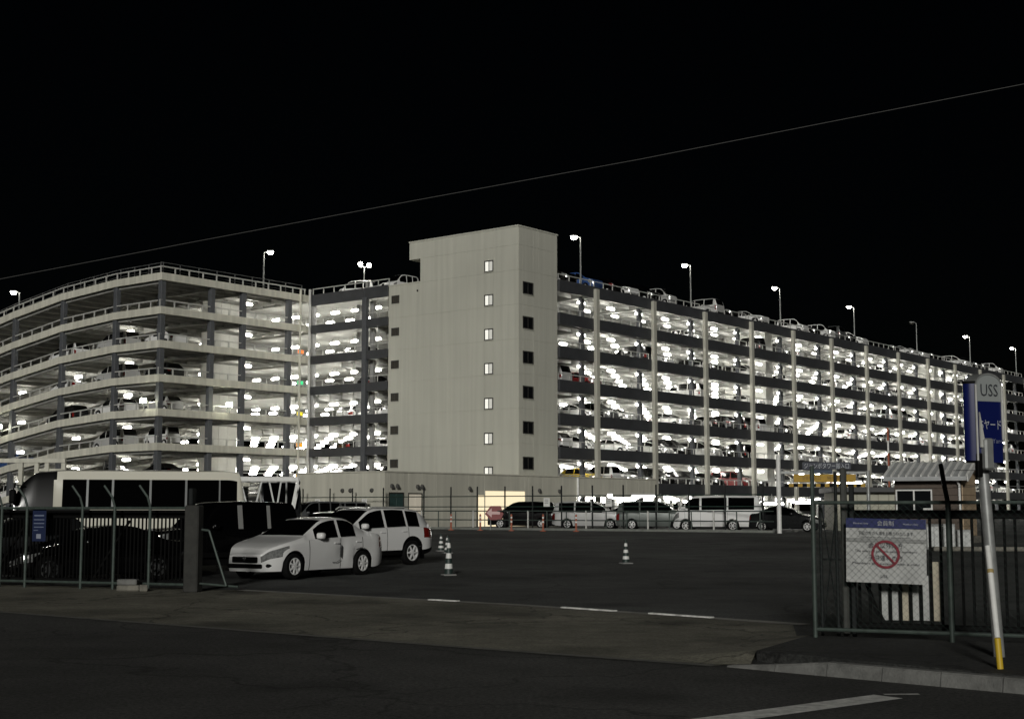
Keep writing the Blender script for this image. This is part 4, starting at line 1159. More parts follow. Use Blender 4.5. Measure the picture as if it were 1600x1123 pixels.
# right-hand fence beside the driveway
FA, FB = Vector((3.75, 17.75, .12)), Vector((6.35, 16.62, .12))
fd = (FB - FA).normalized(); fn = Vector((fd.y, -fd.x, 0))
FC = FA + fd * 8.0
rf = empty('chain_link_fence', FA, 0); tag(rf, 'green chain-link fence with bent post tops carrying the white banner', 'fence')
def loc(p): return tuple(Vector(p) - FA)
lean = -fn * .28
for i, t in enumerate((0.02, 1.65, 3.45, 5.3, 7.1)):
    p = fd * t
    mb = MB().tube(p + Vector((0, 0, -.1)), p + Vector((0, 0, 1.68)), .034 if i else .03, 10)
    if i: mb.path([p + Vector((0, 0, 1.66)), p + lean * .25 + fd * -.04 + Vector((0, 0, 1.85)), p + lean + fd * -.1 + Vector((0, 0, 2.12))], .03, 8)
    else: mb.tube(p + Vector((0, 0, 1.68)), p + Vector((0, 0, 2.12)), .028, 8)
    mb.build('post', greenl_m, rf, 40)
MB().tube(fd * 0, fd * 8, .022, 8).build('rail', greenl_m, rf, 40, loc=(0, 0, 1.66))
MB().tube(fd * 0, fd * 8, .024, 8).build('rail', greenl_m, rf, 40, loc=(0, 0, .1))
chainlink(fd * 0.03 + fn * .02, fd * 4.2 + fn * .02, .1, 1.64, .085, .0013).build('wire_mesh', green_m, rf, fix=False)
for z in (1.85, 2.05): MB().tube(fd * 1.7 + lean * ((z - 1.66) / .46) + Vector((0, 0, z)), fd * 8 + lean * ((z - 1.66) / .46) + Vector((0, 0, z)), .004, 5).build('strand', rail_d_m, rf)

# banner strapped to the fence
bc = fd * .9 - fn * .012 + Vector((0, 0, 1.07))
ban = empty('notice_banner', FA + bc, math.atan2(fd.y, fd.x)); ban.rotation_euler = (0, math.radians(1.2), math.atan2(fd.y, fd.x))
BW, BH = .96, .78
mb = MB(); n = 16
for s_ in (0, 1):
    pass
vv, ff = [], []
for i in range(n + 1):
    for j in range(7):
        x = -BW / 2 + BW * i / n; z = -BH / 2 + BH * j / 6
        vv.append((x, .006 * math.sin(x * 17 + z * 5) + .004 * math.sin(z * 21), z))
for i in range(n):
    for j in range(6): ff.append((i * 7 + j, (i + 1) * 7 + j, (i + 1) * 7 + j + 1, i * 7 + j + 1))
mb.add(vv, ff); mb.add([(p[0], p[1] + .004, p[2]) for p in vv], [f[::-1] for f in ff])
mb.build('sheet', banner_m, ban, 60, fix=False)
yF = -.013
def brect(x0, x1, z0, z1, m, nm, dy=0): return MB().box(x0, x1, yF - .0015 + dy, yF + dy, z0, z1).build(nm, m, ban, fix=False)
brect(-BW / 2, BW / 2, BH / 2 - .115, BH / 2 + .002, navy_m, 'header_band')
brect(-BW / 2, BW / 2, .105, .15, band_grey_m, 'grey_band')
def btext(s_, size, x, z, m, width=None, dy=-.004, nm='lettering'):
    t = text_mb(s_, size, width=width); on_wall(t, (x, yF + dy, z), (1, 0, 0)); return t.build(nm, m, ban, fix=False)
btext('会員制', .068, 0, BH / 2 - .058, banner_m)
btext('Members Only', .03, -.3, BH / 2 - .06, sign_txt_m); btext('Members Only', .03, .3, BH / 2 - .06, sign_txt_m)
btext('下記の方の入場をお断りいたします', .05, 0, .21, dark_txt_m, .66)
btext('We refuse the entry of the following persons', .026, 0, .165, dark_txt_m, .6)
btext('会員以外の方', .072, 0, .06, dark_txt_m, .41)
btext('The entry of persons except members', .04, 0, -.005, dark_txt_m, .74)
btext('子供連れの方', .072, 0, -.09, dark_txt_m, .41)
btext('Members and persons with a child', .04, 0, -.155, dark_txt_m, .8)
btext('USS', .05, -.02, -.31, dark_txt_m, .08)
ring = MB().lathe([(.142, -.003), (.172, -.003), (.172, .0), (.142, 0)], 40, 'y', (0, yF - .008, -.04)); ring.bar((-.105, yF - .0095, .065), (.105, yF - .0095, -.145), .003, .026, up=(.7, 0, .7))
ring.build('prohibition_ring', red_txt_m, ban, 40)
mb = MB()
for x in (-BW / 2 + .03, BW / 2 - .03):
    for z in (-BH / 2 + .03, 0, BH / 2 - .03): mb.lathe([(.008, -.014), (.016, -.014), (.016, .01)], 10, 'y', (x, 0, z))
mb.build('eyelets', rail_m, ban)
tag(ban, 'white notice banner with red prohibition ring on the chain-link fence', 'banner')

# dark sliding gate standing open behind the fence, white board behind its bars
GA = FA + fn * -.42 + fd * .32; gate = empty('sliding_gate', GA, math.atan2(fd.y, fd.x))
tag(gate, 'dark sliding gate of upright bars drawn back behind the chain-link fence', 'gate')
MB().bbox(0, 7.6, -.03, .03, 1.46, 1.57, .01).build('top_rail', black_m, gate)
MB().bbox(0, 7.6, -.03, .03, .1, .17, .01).build('bottom_rail', black_m, gate)
MB().bbox(0, .07, -.04, .04, .02, 1.68, .01).build('end_stile', dark_fence_m, gate)
MB().bbox(3.3, 3.46, -.06, .06, .02, 1.62, .01).build('stile', dark_fence_m, gate)
bar_me = MB().bbox(-.017, .017, -.013, .013, .17, 1.46, .004).mesh('bar', black_m)
for i in range(52):
    x = .182 + .125 * i
    if not (3.25 < x < 3.5): link('bar', bar_me, gate, (x, 0, 0))
MB().bar((.05, .03, 1.3), (.4, .03, .25), .05, .04).build('brace', black_m, gate)
MB().bar((3.55, .03, 1.4), (4.1, .03, .2), .05, .04).build('brace', black_m, gate)
ps = empty('scissor_frame', FA + fd * .05 - fn * .3, math.atan2(fd.y, fd.x))
mb = MB()
for x in (0.0, .2): MB().tube((x, 0, .0), (x, 0, 2.05 if x else 1.7), .022, 8).build('upright', dark_fence_m, ps)
MB().tube((.02, 0, 1.6), (.2, 0, .15), .01, 6).build('cross_bar', dark_fence_m, ps); MB().tube((.2, .02, 1.6), (.02, .02, .15), .01, 6).build('cross_bar', dark_fence_m, ps)
MB().tube((0, 0, .95), (.36, 0, .95), .012, 6).build('tie_bar', dark_fence_m, ps)
MB().bbox(.26, .34, -.04, .04, 0, 2.1, .02).build('gate_post', mat('grimy_post_steel', (.06, .062, .055), .7, noise=.4, nscale=6), ps)
MB().bbox(.37, .43, -.03, .03, 0, 1.9, .01).build('gate_post', dark_fence_m, ps)
tag(ps, 'rusty scissor frame and post at the end of the open gate', 'gate frame')
wb = empty('white_board', GA + fd * .77 + fn * -.07, math.atan2(fd.y, fd.x))
for i, (w_, z0, z1) in enumerate(((.09, .2, .72), (.09, .2, .73), (.09, .2, .74), (.09, .205, .75), (.09, .205, .76), (.095, .205, .93))):
    x = i * .125 - .33
    m = mat('cream_plank', (.55, .5, .38), .6, noise=.2) if i in (2, 5) else mat('white_plank', (.5, .51, .49), .6, noise=.2)
    mb = MB()
    if i == 0: mb.prism([(x + .035, 0, z0), (x + w_, 0, z0), (x + w_, 0, z1), (x, 0, z1), (x, 0, z0 + .07)], (0, .018, 0))
    else: mb.bbox(x, x + w_, 0, .018, z0, z1, .004)
    mb.build('plank', m, wb)
MB().box(-.33, .42, .019, .03, .55, .6).build('batten', conc_m, wb)
tag(wb, 'white planked board behind the gate bars below the banner', 'board')

# left-hand fence, sliding gate and pillar
LA, LB = Vector((-13.2, 32.0, 0)), Vector((-6.75, 29.55, 0)); ld = (LB - LA).normalized(); ln_ = Vector((ld.y, -ld.x, 0)); LL = (LB - LA).length
lf = empty('green_fence', LA, 0); tag(lf, 'green post-and-rail fence with bent post tops left of the gateway', 'fence')
lean = Vector((-.3, 0, 0))
for px in (8, 47, 133, 183, 238):
    k = (px - 800) / F_PX; t = (k * LA.y - LA.x) / (ld.x - k * ld.y); p = ld * t
    mb = MB().tube(p, p + Vector((0, 0, 1.75)), .033, 10); mb.path([p + Vector((0, 0, 1.74)), p + Vector((-.06, 0, 1.95)), p + lean * .8 + Vector((0, 0, 2.2))], .026, 8)
    mb.build('post', greenl_m, lf, 40)
MB().tube((0, 0, 1.72), ld * LL + Vector((0, 0, 1.72)), .03, 8).build('rail', greenl_m, lf, 40)
MB().tube((0, 0, .14), ld * LL + Vector((0, 0, .14)), .03, 8).build('rail', greenl_m, lf, 40)
LG = LA - ln_ * .45; lg = empty('barred_gate', LG, math.atan2(ld.y, ld.x)); tag(lg, 'dark barred sliding gate behind the green fence in front of the bus', 'gate')
MB().bbox(0, LL, -.03, .03, 1.5, 1.68, .01).build('top_rail', black_m, lg)
MB().bbox(0, LL, -.03, .03, .1, .2, .01).build('bottom_rail', black_m, lg)
bar_l = MB().bbox(-.017, .017, -.014, .014, .2, 1.5, .004).mesh('bar', black_m)
for i in range(int(LL / .098)): link('bar', bar_l, lg, (.06 + .098 * i, 0, 0))
for x in (1.5, 4.2): MB().bar((x, .03, .2), (x + .9, .03, 1.45), .05, .04).build('brace', black_m, lg)
pil = empty('gate_pillar', (XX(304, 29.3), 29.3, 0), -.2)
MB().bbox(-.155, .155, -.14, .14, 0, 1.78, .025).build('shaft', mat('dark_pillar_concrete', (.04, .04, .036), .9, noise=.4, nscale=4, bump=.4), pil)
MB().bbox(-.1, .0, -.1, .1, 1.78, 2.13, .02).build('cap', dark_fence_m, pil)
MB().tube((.2, -.05, 1.28), (.36, -.05, 1.26), .025, 8).build('brace_arm', greenl_m, pil, 40)
MB().tube((.36, -.05, 1.26), (.78, -.1, .14), .025, 8).build('brace', greenl_m, pil, 40)
MB().tube((.16, 0, .18), (1.0, .0, .12), .025, 8).build('foot_rail', greenl_m, pil, 40)
tag(pil, 'dark concrete gate pillar with a slanting pipe brace left of the gateway', 'pillar')
# blue notice
bn = empty('blue_notice', (XX(64, 31.0), 31.05, 1.36), math.atan2(ld.y, ld.x))
MB().bbox(-.18, .18, -.06, -.045, -.36, .33, .008).build('board', mat('notice_blue', (.012, .02, .06), .45), bn)
mb = MB()
for z, w_, h_ in ((.2, .13, .03), (.11, .14, .02), (.03, .14, .02), (-.05, .13, .018), (-.12, .06, .014)): mb.box(-w_ + (-.08 if w_ < .1 else 0), w_ + (-.08 if w_ < .1 else 0) , -.064, -.061, z - h_ / 2, z + h_ / 2)
mb.build('print_lines', mat('notice_print', (.16, .19, .27), .5), bn)
MB().box(-.06, .06, -.064, -.061, -.3, -.2).build('print_square', mat('notice_square', (.26, .28, .34), .5), bn)
tag(bn, 'dark blue notice with pale print on the left fence', 'sign')
# rubble and timber at the fence foot
for i, (px, py, sx, sy, sz, rz, lab, m) in enumerate(((201, 921, .46, .25, .12, .1, 'flat pale concrete block lying before the left fence, underneath another', conc_m), (200, 921, .42, .22, .12, -.05, 'pale concrete block on top of another before the left fence', kerb_m), (224, 922, .16, .16, .14, .4, 'small broken concrete lump right of the stacked blocks', conc_m))):
    q = wheel_pt(px, py); o = MB().bbox(-sx / 2, sx / 2, -sy / 2, sy / 2, 0, sz, .02).build('concrete_block', m, loc=(q.x, q.y, .008 + (.122 if i == 1 else 0))); o.rotation_euler = (0, 0, rz)
    tag(o, lab, 'block', 'blocks by the left fence')
for i, (px, ln2, rz, tilt) in enumerate(((97, .5, .2, 1.25), (112, .5, -.1, 1.3))):
    q = wheel_pt(px, 910); o = MB().bbox(-.13, .13, -.02, .02, 0, .5, .006).build('scrap_board', conc_m, loc=(q.x, q.y + 1.1, .02)); o.rotation_euler = (-.25, .08 - .16 * i, rz)
    tag(o, ['scrap board leaning behind the left fence, left of a pair', 'scrap board leaning behind the left fence, right of a pair'][i], 'board', 'scrap boards')

# far fence along the back of the yard
NA, NB = Vector((XX(440, 103), 103, .4)), Vector((XX(1200, 79.5), 79.5, .4)); nd = (NB - NA).normalized(); NL = (NB - NA).length
ff_ = empty('yard_fence', NA, 0); tag(ff_, 'tall thin-posted wire fence along the back of the yard', 'fence')
npx = [475, 517, 552, 600, 663, 705, 746, 789, 832, 877, 925, 973, 1024, 1075, 1131, 1190]
for px in npx:
    k = (px - 800) / F_PX; t = (k * NA.y - NA.x) / (nd.x - k * nd.y); p = nd * t
    MB().tube(p, p + Vector((0, 0, 2.75)), .05, 6).build('post', dark_fence_m, ff_, 40)
for z in (2.12, 1.45): MB().tube((0, 0, z), nd * NL + Vector((0, 0, z)), .03, 6).build('rail', green_m, ff_, 40)
gf = empty('green_guardrail', NA - Vector((0, 1.6, 0)), 0); tag(gf, 'low green barrier rail with pale posts before the parked vans', 'barrier')
i = 0; t = 0.5
while t < NL:
    p = nd * t; MB().tube(p, p + Vector((0, 0, 1.2)), .055 if i % 3 == 0 else .035, 6).build('post', rail_m if i % 3 == 0 else greenl_m, gf, 40); t += 1.45; i += 1
for z in (1.18, .62): MB().tube((0, 0, z), nd * NL + Vector((0, 0, z)), .035, 6).build('rail', greenl_m, gf, 40)
MB().bar((0, 0, .06), nd * NL + Vector((0, 0, .06)), .2, .16).build('kerb_base', mat('fence_base', (.2, .21, .19), .9, noise=.3), gf)
for px, lab in ((498, 'small white notice on the far fence before the grey van'), (571, 'small white notice on the far fence left of the green doors'), (854, 'small white notice on the far fence before the black minivan'), (950, 'small white notice on the far fence beside the silver minivan')):
    k = (px - 800) / F_PX; t = (k * NA.y - NA.x) / (nd.x - k * nd.y); p = NA + nd * t
    o = empty('fence_notice', p + Vector((0, -.1, 0)), math.atan2(nd.y, nd.x)); MB().bbox(-.24, .24, -.03, 0, 1.45, 2.0, .01).build('plate', white_m, o)
    mb = MB()
    for z in (1.88, 1.78, 1.68): mb.box(-.14, .14, -.036, -.032, z - .02, z + .02)
    mb.build('print_lines', mat('notice_grey', (.3, .3, .29), .6), o); tag(o, lab, 'sign', 'notices on the far fence')
# red arrow board
k = (772 - 800) / F_PX; t = (k * NA.y - NA.x) / (nd.x - k * nd.y); p = NA + nd * t + Vector((0, -1.8, 0))
ra = empty('arrow_board', p, 0)
MB().prism([(-.55, 0, 1.0), (-.2, 0, .62), (.45, 0, .62), (.62, 0, 1.0), (.45, 0, 1.5), (-.2, 0, 1.5)], (0, .05, 0)).build('board', red_m, ra)
MB().prism([(-.45, -.006, 1.06), (-.12, -.006, 1.36), (-.12, -.006, 1.15), (.4, -.006, 1.15), (.4, -.006, .97), (-.12, -.006, .97), (-.12, -.006, .78)], (0, .005, 0)).build('arrow', mat('arrow_pink', (.6, .4, .38), .5), ra)
MB().tube((-.2, .08, 0), (-.2, .08, 1.0), .03, 6).build('leg', pole_m, ra); MB().tube((.35, .08, 0), (.35, .08, 1.0), .03, 6).build('leg', pole_m, ra)
tag(ra, 'red board with white arrow pointing left at the far fence', 'sign')
# orange delineator posts
for i, px in enumerate((705, 750.5, 799, 848.5, 900)):
    y = 88.0 - 1.5 * i; o = empty('delineator_post', (XX(px, y), y, gz(y)), 0)
    MB().lathe([(.001, .06), (.16, .05), (.18, 0)], 12).build('base', orange_m, o, 40)
    MB().lathe([(.055, .05), (.055, .95), (.03, 1.0), (.001, 1.01)], 10).build('tube', orange_m, o, 40)
    for z in (.5, .75): MB().lathe([(.058, z), (.058, z + .1)], 10).build('band', white_m, o, 40)
    tag(o, ['orange delineator post beside the striped cones', 'orange delineator post just left of the red arrow board', 'orange delineator post before the front of the black minivan', 'orange delineator post before the rear of the black minivan', 'orange delineator post before the silver minivan, rightmost of the row'][i], 'post', 'orange delineator posts')
# striped cones
cone_dark = mat('cone_dark_green', (.02, .035, .03), .5)
def cone(px, py, h, label):
    q = wheel_pt(px, py); o = empty('traffic_cone', q, .3)
    MB().bbox(-.17, .17, -.17, .17, 0, .035, .015).build('base', mat('cone_base_grey', (.3, .3, .29), .6), o)
    n = 7
    for i in range(n):
        z0, z1 = .04 + (h - .04) * i / n, .04 + (h - .04) * (i + 1) / n
        r0, r1 = .115 - .085 * i / n, .115 - .085 * (i + 1) / n
        mb = MB().lathe([(r0, z0 + .002), (r1, z1 - .002)] + ([(.001, z1)] if i == n - 1 else []), 16)
        mb.build('stripe', cone_dark if i % 2 == 0 else white_m, o, 40)
    return tag(o, label, 'cone', 'striped traffic cones')
cone(978, 879, .7, 'black and white striped cone standing alone in the middle of the lot')
cone(701, 897, .95, 'tall black and white striped cone right of the white crossover')
cone(689, 860, .62, 'black and white striped cone just behind the tall one')
cone(699, 863, .62, 'striped cone with the bar, behind the tall cone on its right')

# white pole, gantry with name board and height board
yg = 77.0; g0 = gz(yg)
gp = empty('entrance_gantry', (XX(1217, yg), yg, g0), 0); tag(gp, 'pale steel entrance gantry with a tall white pole', 'gantry')
zA = ZZ(738, yg) - g0; wR = XX(1357, yg) - XX(1217, yg)
MB().tube((0, 0, 0), (0, 0, ZZ(711, yg) - g0), .125, 14).build('pole', white_m, gp, 40)
MB().tube((wR, 0, 0), (wR, 0, zA + .1), .1, 12).build('pole', pole_m, gp, 40)
MB().bbox(.13, wR - .1, -.06, .06, zA - .07, zA + .07, .02).build('beam', pole_m, gp)
nb = empty('name_board', (XX(1292, yg), yg - .1, ZZ(727.5, yg)), 0)
bwid = XX(1330, yg) - XX(1254, yg)
MB().bbox(-bwid / 2, bwid / 2, -.03, .03, -.2, .2, .01).build('board', mat('name_board_dark', (.03, .035, .05), .5), nb)
t = text_mb('ジャンボタワー搬入口', .33, width=bwid * .92); on_wall(t, (0, -.036, -.03), (1, 0, 0)); t.build('lettering', mat('name_board_text', (.4, .42, .45), .5), nb, fix=False)
for x in (-.8, .9): MB().box(x - .05, x + .05, -.03, .05, -.42, -.2).build('bracket', pole_m, nb)
MB().bbox(-.75, .3, -.04, 0, -.4, -.22, .01).build('lower_plate', mat('lower_plate_blue', (.03, .05, .09), .4), nb)
tag(nb, 'dark name board with white Japanese lettering on the entrance gantry', 'sign')
hb_ = empty('height_board', (XX(1288, yg), yg - .2, ZZ(747, yg)), 0); hw = XX(1337, yg) - XX(1240, yg)
MB().bbox(-hw / 2, hw / 2, -.02, .02, -.21, .21, .01).build('board', yellow_m, hb_)
for x, s_ in ((-.72, '空荷車  入口'), (.62, '場内制限')):
    t = text_mb(s_, .22, width=1.0); on_wall(t, (x, -.025, 0), (1, 0, 0)); t.build('lettering', mat('height_text', (.12, .06, .01), .6), hb_, fix=False)
for x in (-hw / 2 + .3, hw / 2 - .3): MB().tube((x, 0, .2), (x, 0, .34), .015, 6).build('hanger', pole_m, hb_)
tag(hb_, 'long yellow height-limit board hanging from the gantry', 'sign')
sb = empty('striped_bar', (XX(1288, yg), yg - .2, ZZ(758, yg)), 0); sw = XX(1352, yg) - XX(1226, yg)
for i in range(18): MB().box(-sw / 2 + sw * i / 18, -sw / 2 + sw * (i + 1) / 18 - .002, -.04, .04, -.09, .09).build('stripe', yellow_m if i % 2 else black_m, sb)
for x in (-sw / 2 + .4, sw / 2 - .4): MB().tube((x, 0, .09), (x, 0, .4), .012, 6).build('chain', pole_m, sb)
tag(sb, 'yellow and black striped clearance bar below the height board', 'bar')

# guard hut
yh = 60.0; hx0, hx1 = XX(1410, yh), XX(1513, yh); g0 = gz(yh)
hut = empty('guard_hut', (hx0, yh + 1.2, g0), -.5); tag(hut, 'small brown guard hut with ribbed grey roof behind the fence', 'hut')
W_ = hx1 - hx0; ze = ZZ(741, yh) - g0; zr = ze + .52; D_ = 3.0
wz0, wz1 = .35 + 1.0, ZZ(764, yh) - g0
wx0, wx1 = XX(1412, yh) - hx0, XX(1469, yh) - hx0
n = 9
for i in range(n):                                     # siding boards, cut round the window
    z0, z1 = .3 + (ze - .3) * i / n, .3 + (ze - .3) * (i + 1) / n
    segs = [(0, W_)] if z1 <= wz0 + .02 or z0 >= wz1 - .02 else [(0, wx0), (wx1, W_)]
    for a, b in segs: MB().bbox(a, b, -.02, .06, z0 + .004, z1 - .004, .01).build('siding', brown_m, hut)
MB().box(wx0, wx1, .061, .08, .3, ze).build('backing', frame_m, hut)
MB().box(0, W_, .07, D_, .3, ze - .01).build('wall', brown_m, hut)
for i in range(6):
    z0, z1 = .3 + (ze - .3) * i / 6, .3 + (ze - .3) * (i + 1) / 6
    MB().bbox(W_ + .001, W_ + .05, .1, D_, z0 + .005, z1 - .005, .01).build('end_siding', tan_m, hut)
MB().prism([(W_ - .02, 0, ze), (W_ - .02, D_ / 2, zr - .06), (W_ - .02, D_, ze)], (.06, 0, 0)).build('gable', tan_m, hut)
MB().bbox(-.3, W_ + .4, -.3, D_ + .3, 0, .3, .03).build('plinth', conc_m, hut)
rf_ = empty('roof', (0, 0, 0)); rf_.parent = hut
ov = .35
def slope(y): return ze + (zr - ze) * (y / (D_ / 2))
A = [(-ov, -.45, slope(-.45)), (W_ + ov, -.45, slope(-.45)), (W_ + ov, D_ / 2, zr), (-ov, D_ / 2, zr)]
MB().prism(A, (0, 0, .07)).build('slope', roofsteel_m, rf_)
MB().prism([(-ov, D_ + .45, slope(-.45)), (W_ + ov, D_ + .45, slope(-.45)), (W_ + ov, D_ / 2 + .002, zr), (-ov, D_ / 2 + .002, zr)], (0, 0, .07)).build('slope', roofsteel_m, rf_)
for i in range(12):
    x = -ov + .02 + (W_ + 2 * ov - .04) * i / 11; MB().bar((x, -.46, slope(-.46) + .1), (x, D_ / 2, zr + .1), .06, .1).build('seam_rib', white_m, rf_)
MB().bar((W_ + ov + .03, -.5, slope(-.5) + .0), (W_ + ov + .03, D_ / 2, zr + .0), .05, .26).build('verge_board', white_m, rf_)
MB().bar((W_ + ov + .03, D_ + .5, slope(-.5) + .0), (W_ + ov + .03, D_ / 2, zr + .0), .05, .26).build('verge_board', white_m, rf_)
MB().bar((-ov, -.5, slope(-.5) - .03), (W_ + ov, -.5, slope(-.5) - .03), .1, .12).build('gutter', roofsteel_m, rf_)
wn_ = empty('window', (0, 0, 0)); wn_.parent = hut
mb = MB(); t = .06
for x0, x1, z0, z1 in ((wx0, wx1, wz0, wz0 + t), (wx0, wx1, wz1 - t, wz1), (wx0, wx0 + t, wz0 + t, wz1 - t), (wx1 - t, wx1, wz0 + t, wz1 - t), ((wx0 + wx1) / 2 - .03, (wx0 + wx1) / 2 + .03, wz0 + t, wz1 - t)): mb.box(x0, x1, -.05, .03, z0, z1)
mb.build('frame', white_m, wn_, fix=False)
for a, b in ((wx0 + t, (wx0 + wx1) / 2 - .03), ((wx0 + wx1) / 2 + .03, wx1 - t)): MB().box(a, b, .0, .012, wz0 + t, wz1 - t).build('pane', glass_m, wn_, fix=False)
MB().path([(W_ - .25, -.5, slope(-.5) - .05), (W_ - .1, -.25, ze - .25), (W_ - .05, -.1, ze - .45), (W_ - .03, -.09, .35)], .05, 8).build('downpipe', white_m, hut, 40)
MB().bbox(wx0 + .75 * (wx1 - wx0), wx1 + .02, -.12, -.055, wz0 - .2, wz0 + .15, .02).build('letter_box', white_m, hut)
# low platform kerb and stacked pale boards next to the hut
o = MB().bbox(0, 9, -.2, .2, 0, .16, .03).build('platform_kerb', conc_m, loc=(XX(1455, 52), 52, gz(52))); o.rotation_euler = (0, 0, -.1); tag(o, 'low pale kerb on the lot before the guard hut', 'kerb')
for i, (px, w_, h_) in enumerate(((1456, .3, .8), (1480, .22, .8), (1505, .3, .62))):
    o = empty('utility_cabinet', (XX(px, 53.5), 53.5, gz(53.5)), -.1)
    MB().bbox(-w_, w_, -.2, .2, 0, h_ * 1.2, .02).build('case', mat('cabinet_pale', (.3, .31, .3), .5) if i else mat('cabinet_grey', (.16, .165, .16), .5), o); MB().box(-w_ + .05, -.01, -.215, -.201, .1, h_ * 1.2 - .1).build('door', pole_m, o); MB().box(.01, w_ - .05, -.215, -.201, .1, h_ * 1.2 - .1).build('door', pole_m, o)
    tag(o, ['grey utility cabinet right of the banner, beyond the gate bars', 'narrow pale utility cabinet between two others beyond the gate bars', 'low pale utility cabinet before the guard hut, rightmost of three'][i], 'cabinet', 'utility cabinets')
# beige flat-roofed shed and its dark canopy, left of the hut
yb = 86.0; sh = empty('beige_shed', (XX(1306, yb), yb, .4), -.08); w_ = XX(1420, yb) - XX(1306, yb)
for i in range(7): MB().bbox(w_ * i / 7 + .006, w_ * (i + 1) / 7 - .006, 0, .08, 0, 2.3, .01).build('wall_sheet', beige_m, sh)
MB().box(0, w_, .081, 5, 0, 2.3).build('wall', beige_m, sh); MB().bbox(-.3, w_ + .3, -.5, 5.3, 2.3, 2.62, .03).build('flat_roof', mat('shed_roof_dark', (.05, .05, .05), .6), sh)
tag(sh, 'beige sheet-walled shed with dark flat roof left of the guard hut', 'shed')
# ground floor strip lights under the first deck of the car park
for i, (px, ln2, y, lab) in enumerate(((1005, 1.7, 104, 'long bright strip light under the deck above the dull grey minivan'), (1206, 1.6, 96, 'bright strip light behind the white gantry pole'), (1270, 2.4, 98, 'long bright strip light under the gantry boards'), (953, .4, 106, 'short bright lamp above the silver minivan'), (1325, 2.0, 100, 'bright strip light over the beige shed'))):
    z = ZZ((775, 787, 785, 774, 754)[i], y)
    o = empty('strip_light', (XX(px, y), y, z), 0)
    MB().bbox(-ln2 / 2, ln2 / 2, -.07, .07, -.07, .07, .03).build('lens', lamp_m, o); MB().bbox(-ln2 / 2, ln2 / 2, -.06, .06, .071, .2, .01).build('housing', joist_m, o)
    MB().tube((0, 0, .2), (0, 0, 2.72 - z if z < 2.6 else .5), .02, 6).build('hanger', pole_m, o)
    tag(o, lab, 'lamp', 'ground floor strip lights')

# ------------------------------------------------------------------ pole sign
ysn = 15.2; sp = empty('pole_sign', (XX(1556, ysn), ysn, .12), 0); tag(sp, 'tall pole sign with blue panels and a white arched top reading USS', 'sign')
px_top = XX(1541, ysn, 740) - XX(1556, ysn)
MB().tube((.045, .2, 0), (-.07, .2, 2.2), .06, 16).build('pole', pole_m, sp, 40)
MB().tube((-.07, .2, 2.2), (-.075, .2, 3.0), .055, 14).build('pole_top', pole_m, sp, 40)
zb0, zb1 = ZZ(722, ysn) - .12, ZZ(583, ysn) - .12
sgn = empty('sign_box', (XX(1527, ysn, 650) - XX(1556, ysn), .02, 0), math.radians(24)); sgn.parent = sp
FW, TK = .35, .18
zs_ = zb1 - .12
arch = [(FW * .5 + FW * .5 * math.cos(math.radians(a)), zs_ + .12 * math.sin(math.radians(a))) for a in range(0, 181, 15)]
zm = zb1 - .3
MB().prism([(0, 0, zb0), (FW, 0, zb0), (FW, 0, zm), (0, 0, zm)], (0, TK, 0)).build('blue_panel', blue_sign_m, sgn)
MB().prism([(0, 0, zm + .001)] + [(FW, 0, zm + .001)] + [(x, 0, z) for x, z in arch], (0, TK, 0)).build('white_panel', mat('sign_white', (.3, .32, .315), .4), sgn)
mb = MB()
fr = [(0, zm)] + [(x, z) for x, z in arch[::-1]] + [(FW, zm)]
for (xa, za), (xb, zb_) in zip(fr[:-1], fr[1:]): mb.bar((xa, TK / 2, za), (xb, TK / 2, zb_), TK + .02, .018, up=(.0, 0, 1) if abs(xb - xa) > .02 else (1, 0, 0))
mb.build('arched_trim', pole_m, sgn)
half = [(0 - .085 * math.sin(math.pi * i / 10), TK * i / 10) for i in range(11)]
MB().prism([(x - .004, y, zb0 + .02) for x, y in half], (0, 0, zb1 - .13 - zb0)).build('side_panel', blue_sign_m, sgn, 50)
MB().prism([(x * 1.05 - .004, y, zb1 - .11) for x, y in half], (0, 0, .03)).build('side_cap', black_m, sgn)
MB().tube((-.012, -.012, zb0 + .02), (-.012, -.012, zs_), .012, 8).build('edge_trim', rail_m, sgn, 40)
MB().tube((FW + .006, -.006, zb0 + .25), (FW + .006, -.006, zs_), .014, 8).build('edge_trim', rail_m, sgn, 40)
def stext(s_, size, x, z, m, width): t = text_mb(s_, size, width=width); on_wall(t, (x, -.006, z), (1, 0, 0)); t.build('lettering', m, sgn, fix=False)
stext('USS', .19, FW / 2 + .005, zm + .115, dark_txt_m, .24)
stext('5ヤード', .12, FW / 2 + .02, zm - .26, sign_txt_m, .28)
stext('5th Yard', .07, FW / 2 + .04, zm - .43, mat('sign_lettering_dim', (.2, .22, .3), .5), .27)
MB().prism([(.02, -.03, zm - .5), (.09, -.03, zm - .5), (.02, -.03, zm - .12)], (0, .02, 0)).build('pale_flash', rail_m, sgn)
MB().bbox(.05, .17, -.07, .02, zb0 - .08, zb0 + .26, .02).build('clamp', pole_m, sgn)
MB().bbox(-.02, .05, -.02, .04, zb0 - .16, zb0 + .1, .01).build('hook_bracket', black_m, sgn)
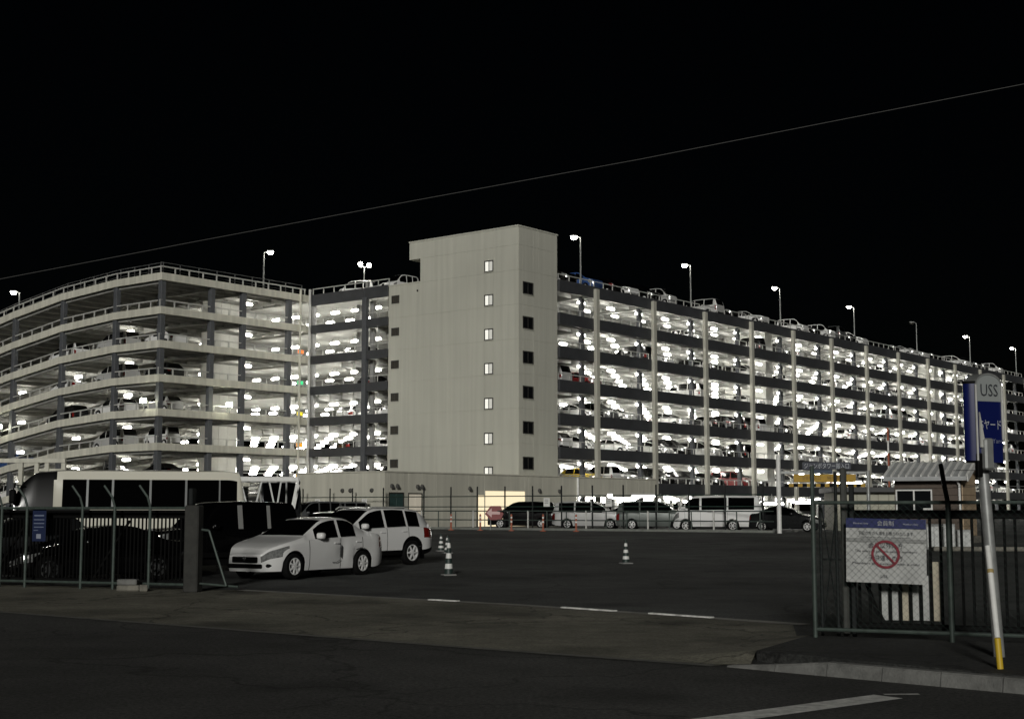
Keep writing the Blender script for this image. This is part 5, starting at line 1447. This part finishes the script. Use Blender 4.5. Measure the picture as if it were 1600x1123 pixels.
# slim white conduit with yellow foot strapped to the pole
cd = empty('conduit_pipe', (XX(1553.5, 14.25), 14.25, .12), 0); tag(cd, 'slim white pipe with a yellow foot in front of the sign pole', 'pipe')
MB().tube((0, 0, .0), (-.012, .02, .3), .032, 12).build('yellow_sleeve', mat('yellow_sleeve_plastic', (.62, .42, .03), .45), cd, 40)
cx_, cy_ = XX(1544.5, 14.62, 890) - XX(1553.5, 14.25), .37
MB().tube((-.012, .02, .301), (cx_, cy_, 1.2), .03, 12).build('pipe', white_m, cd, 40)
MB().tube((-.012 + (cx_ + .012) * .7, .02 + .35 * .7, .93), (-.012 + (cx_ + .012) * .74, .02 + .35 * .74, .966), .034, 12).build('tape_band', mat('tape_ochre', (.4, .3, .12), .6), cd, 40)

# ------------------------------------------------------------------ overhead cable
pts = []
for px, py in ((-250, 481), (0, 436), (300, 378.5), (650, 313), (1000, 249), (1300, 190), (1600, 131.5), (1850, 81)):
    y = 34.0 - (px - 800) * .004
    x, z = P(px, py, y); pts.append((x, y, z))
mb = MB().path(pts, .0075, 5)
tag(mb.build('overhead_cable', mat('cable_grey', (.1, .1, .095), .7)), 'thin overhead cable slanting across the night sky', 'cable')

# pale portal frame of the ramp entrance, far left
yp = 104.0; pf = empty('ramp_portal', (XX(-30, yp), yp, .4), 0); tag(pf, 'pale flat-topped portal frame at the foot of the ramp, left edge', 'portal')
wP = XX(101, yp) - XX(-30, yp); zP = ZZ(716, yp) - .4
MB().bbox(0, wP, -.2, .2, zP - .32, zP, .02).build('lintel', fascia_m, pf)
for px in (31, 56, 72, 98): x = XX(px, yp) - XX(-30, yp); MB().bbox(x - .16, x + .16, -.15, .15, 0, zP - .321, .02).build('upright', fascia_m, pf)
MB().bbox(XX(56, yp) - XX(-30, yp), wP - .1, -.05, .05, zP - .95, zP - .75, .02).build('crosspiece', fascia_m, pf)
# thin striped mast before the car park
ym = 88.0; ms = empty('striped_mast', (XX(1390, ym), ym, .4), 0); tag(ms, 'thin red and white striped mast left of the guard hut roof', 'mast')
zt_ = ZZ(668, ym) - .4
for i in range(8): MB().tube((0, 0, zt_ * i / 8), (0, 0, zt_ * (i + 1) / 8 - .004), .06, 8).build('section', orange_m if i % 2 else white_m, ms, 40)
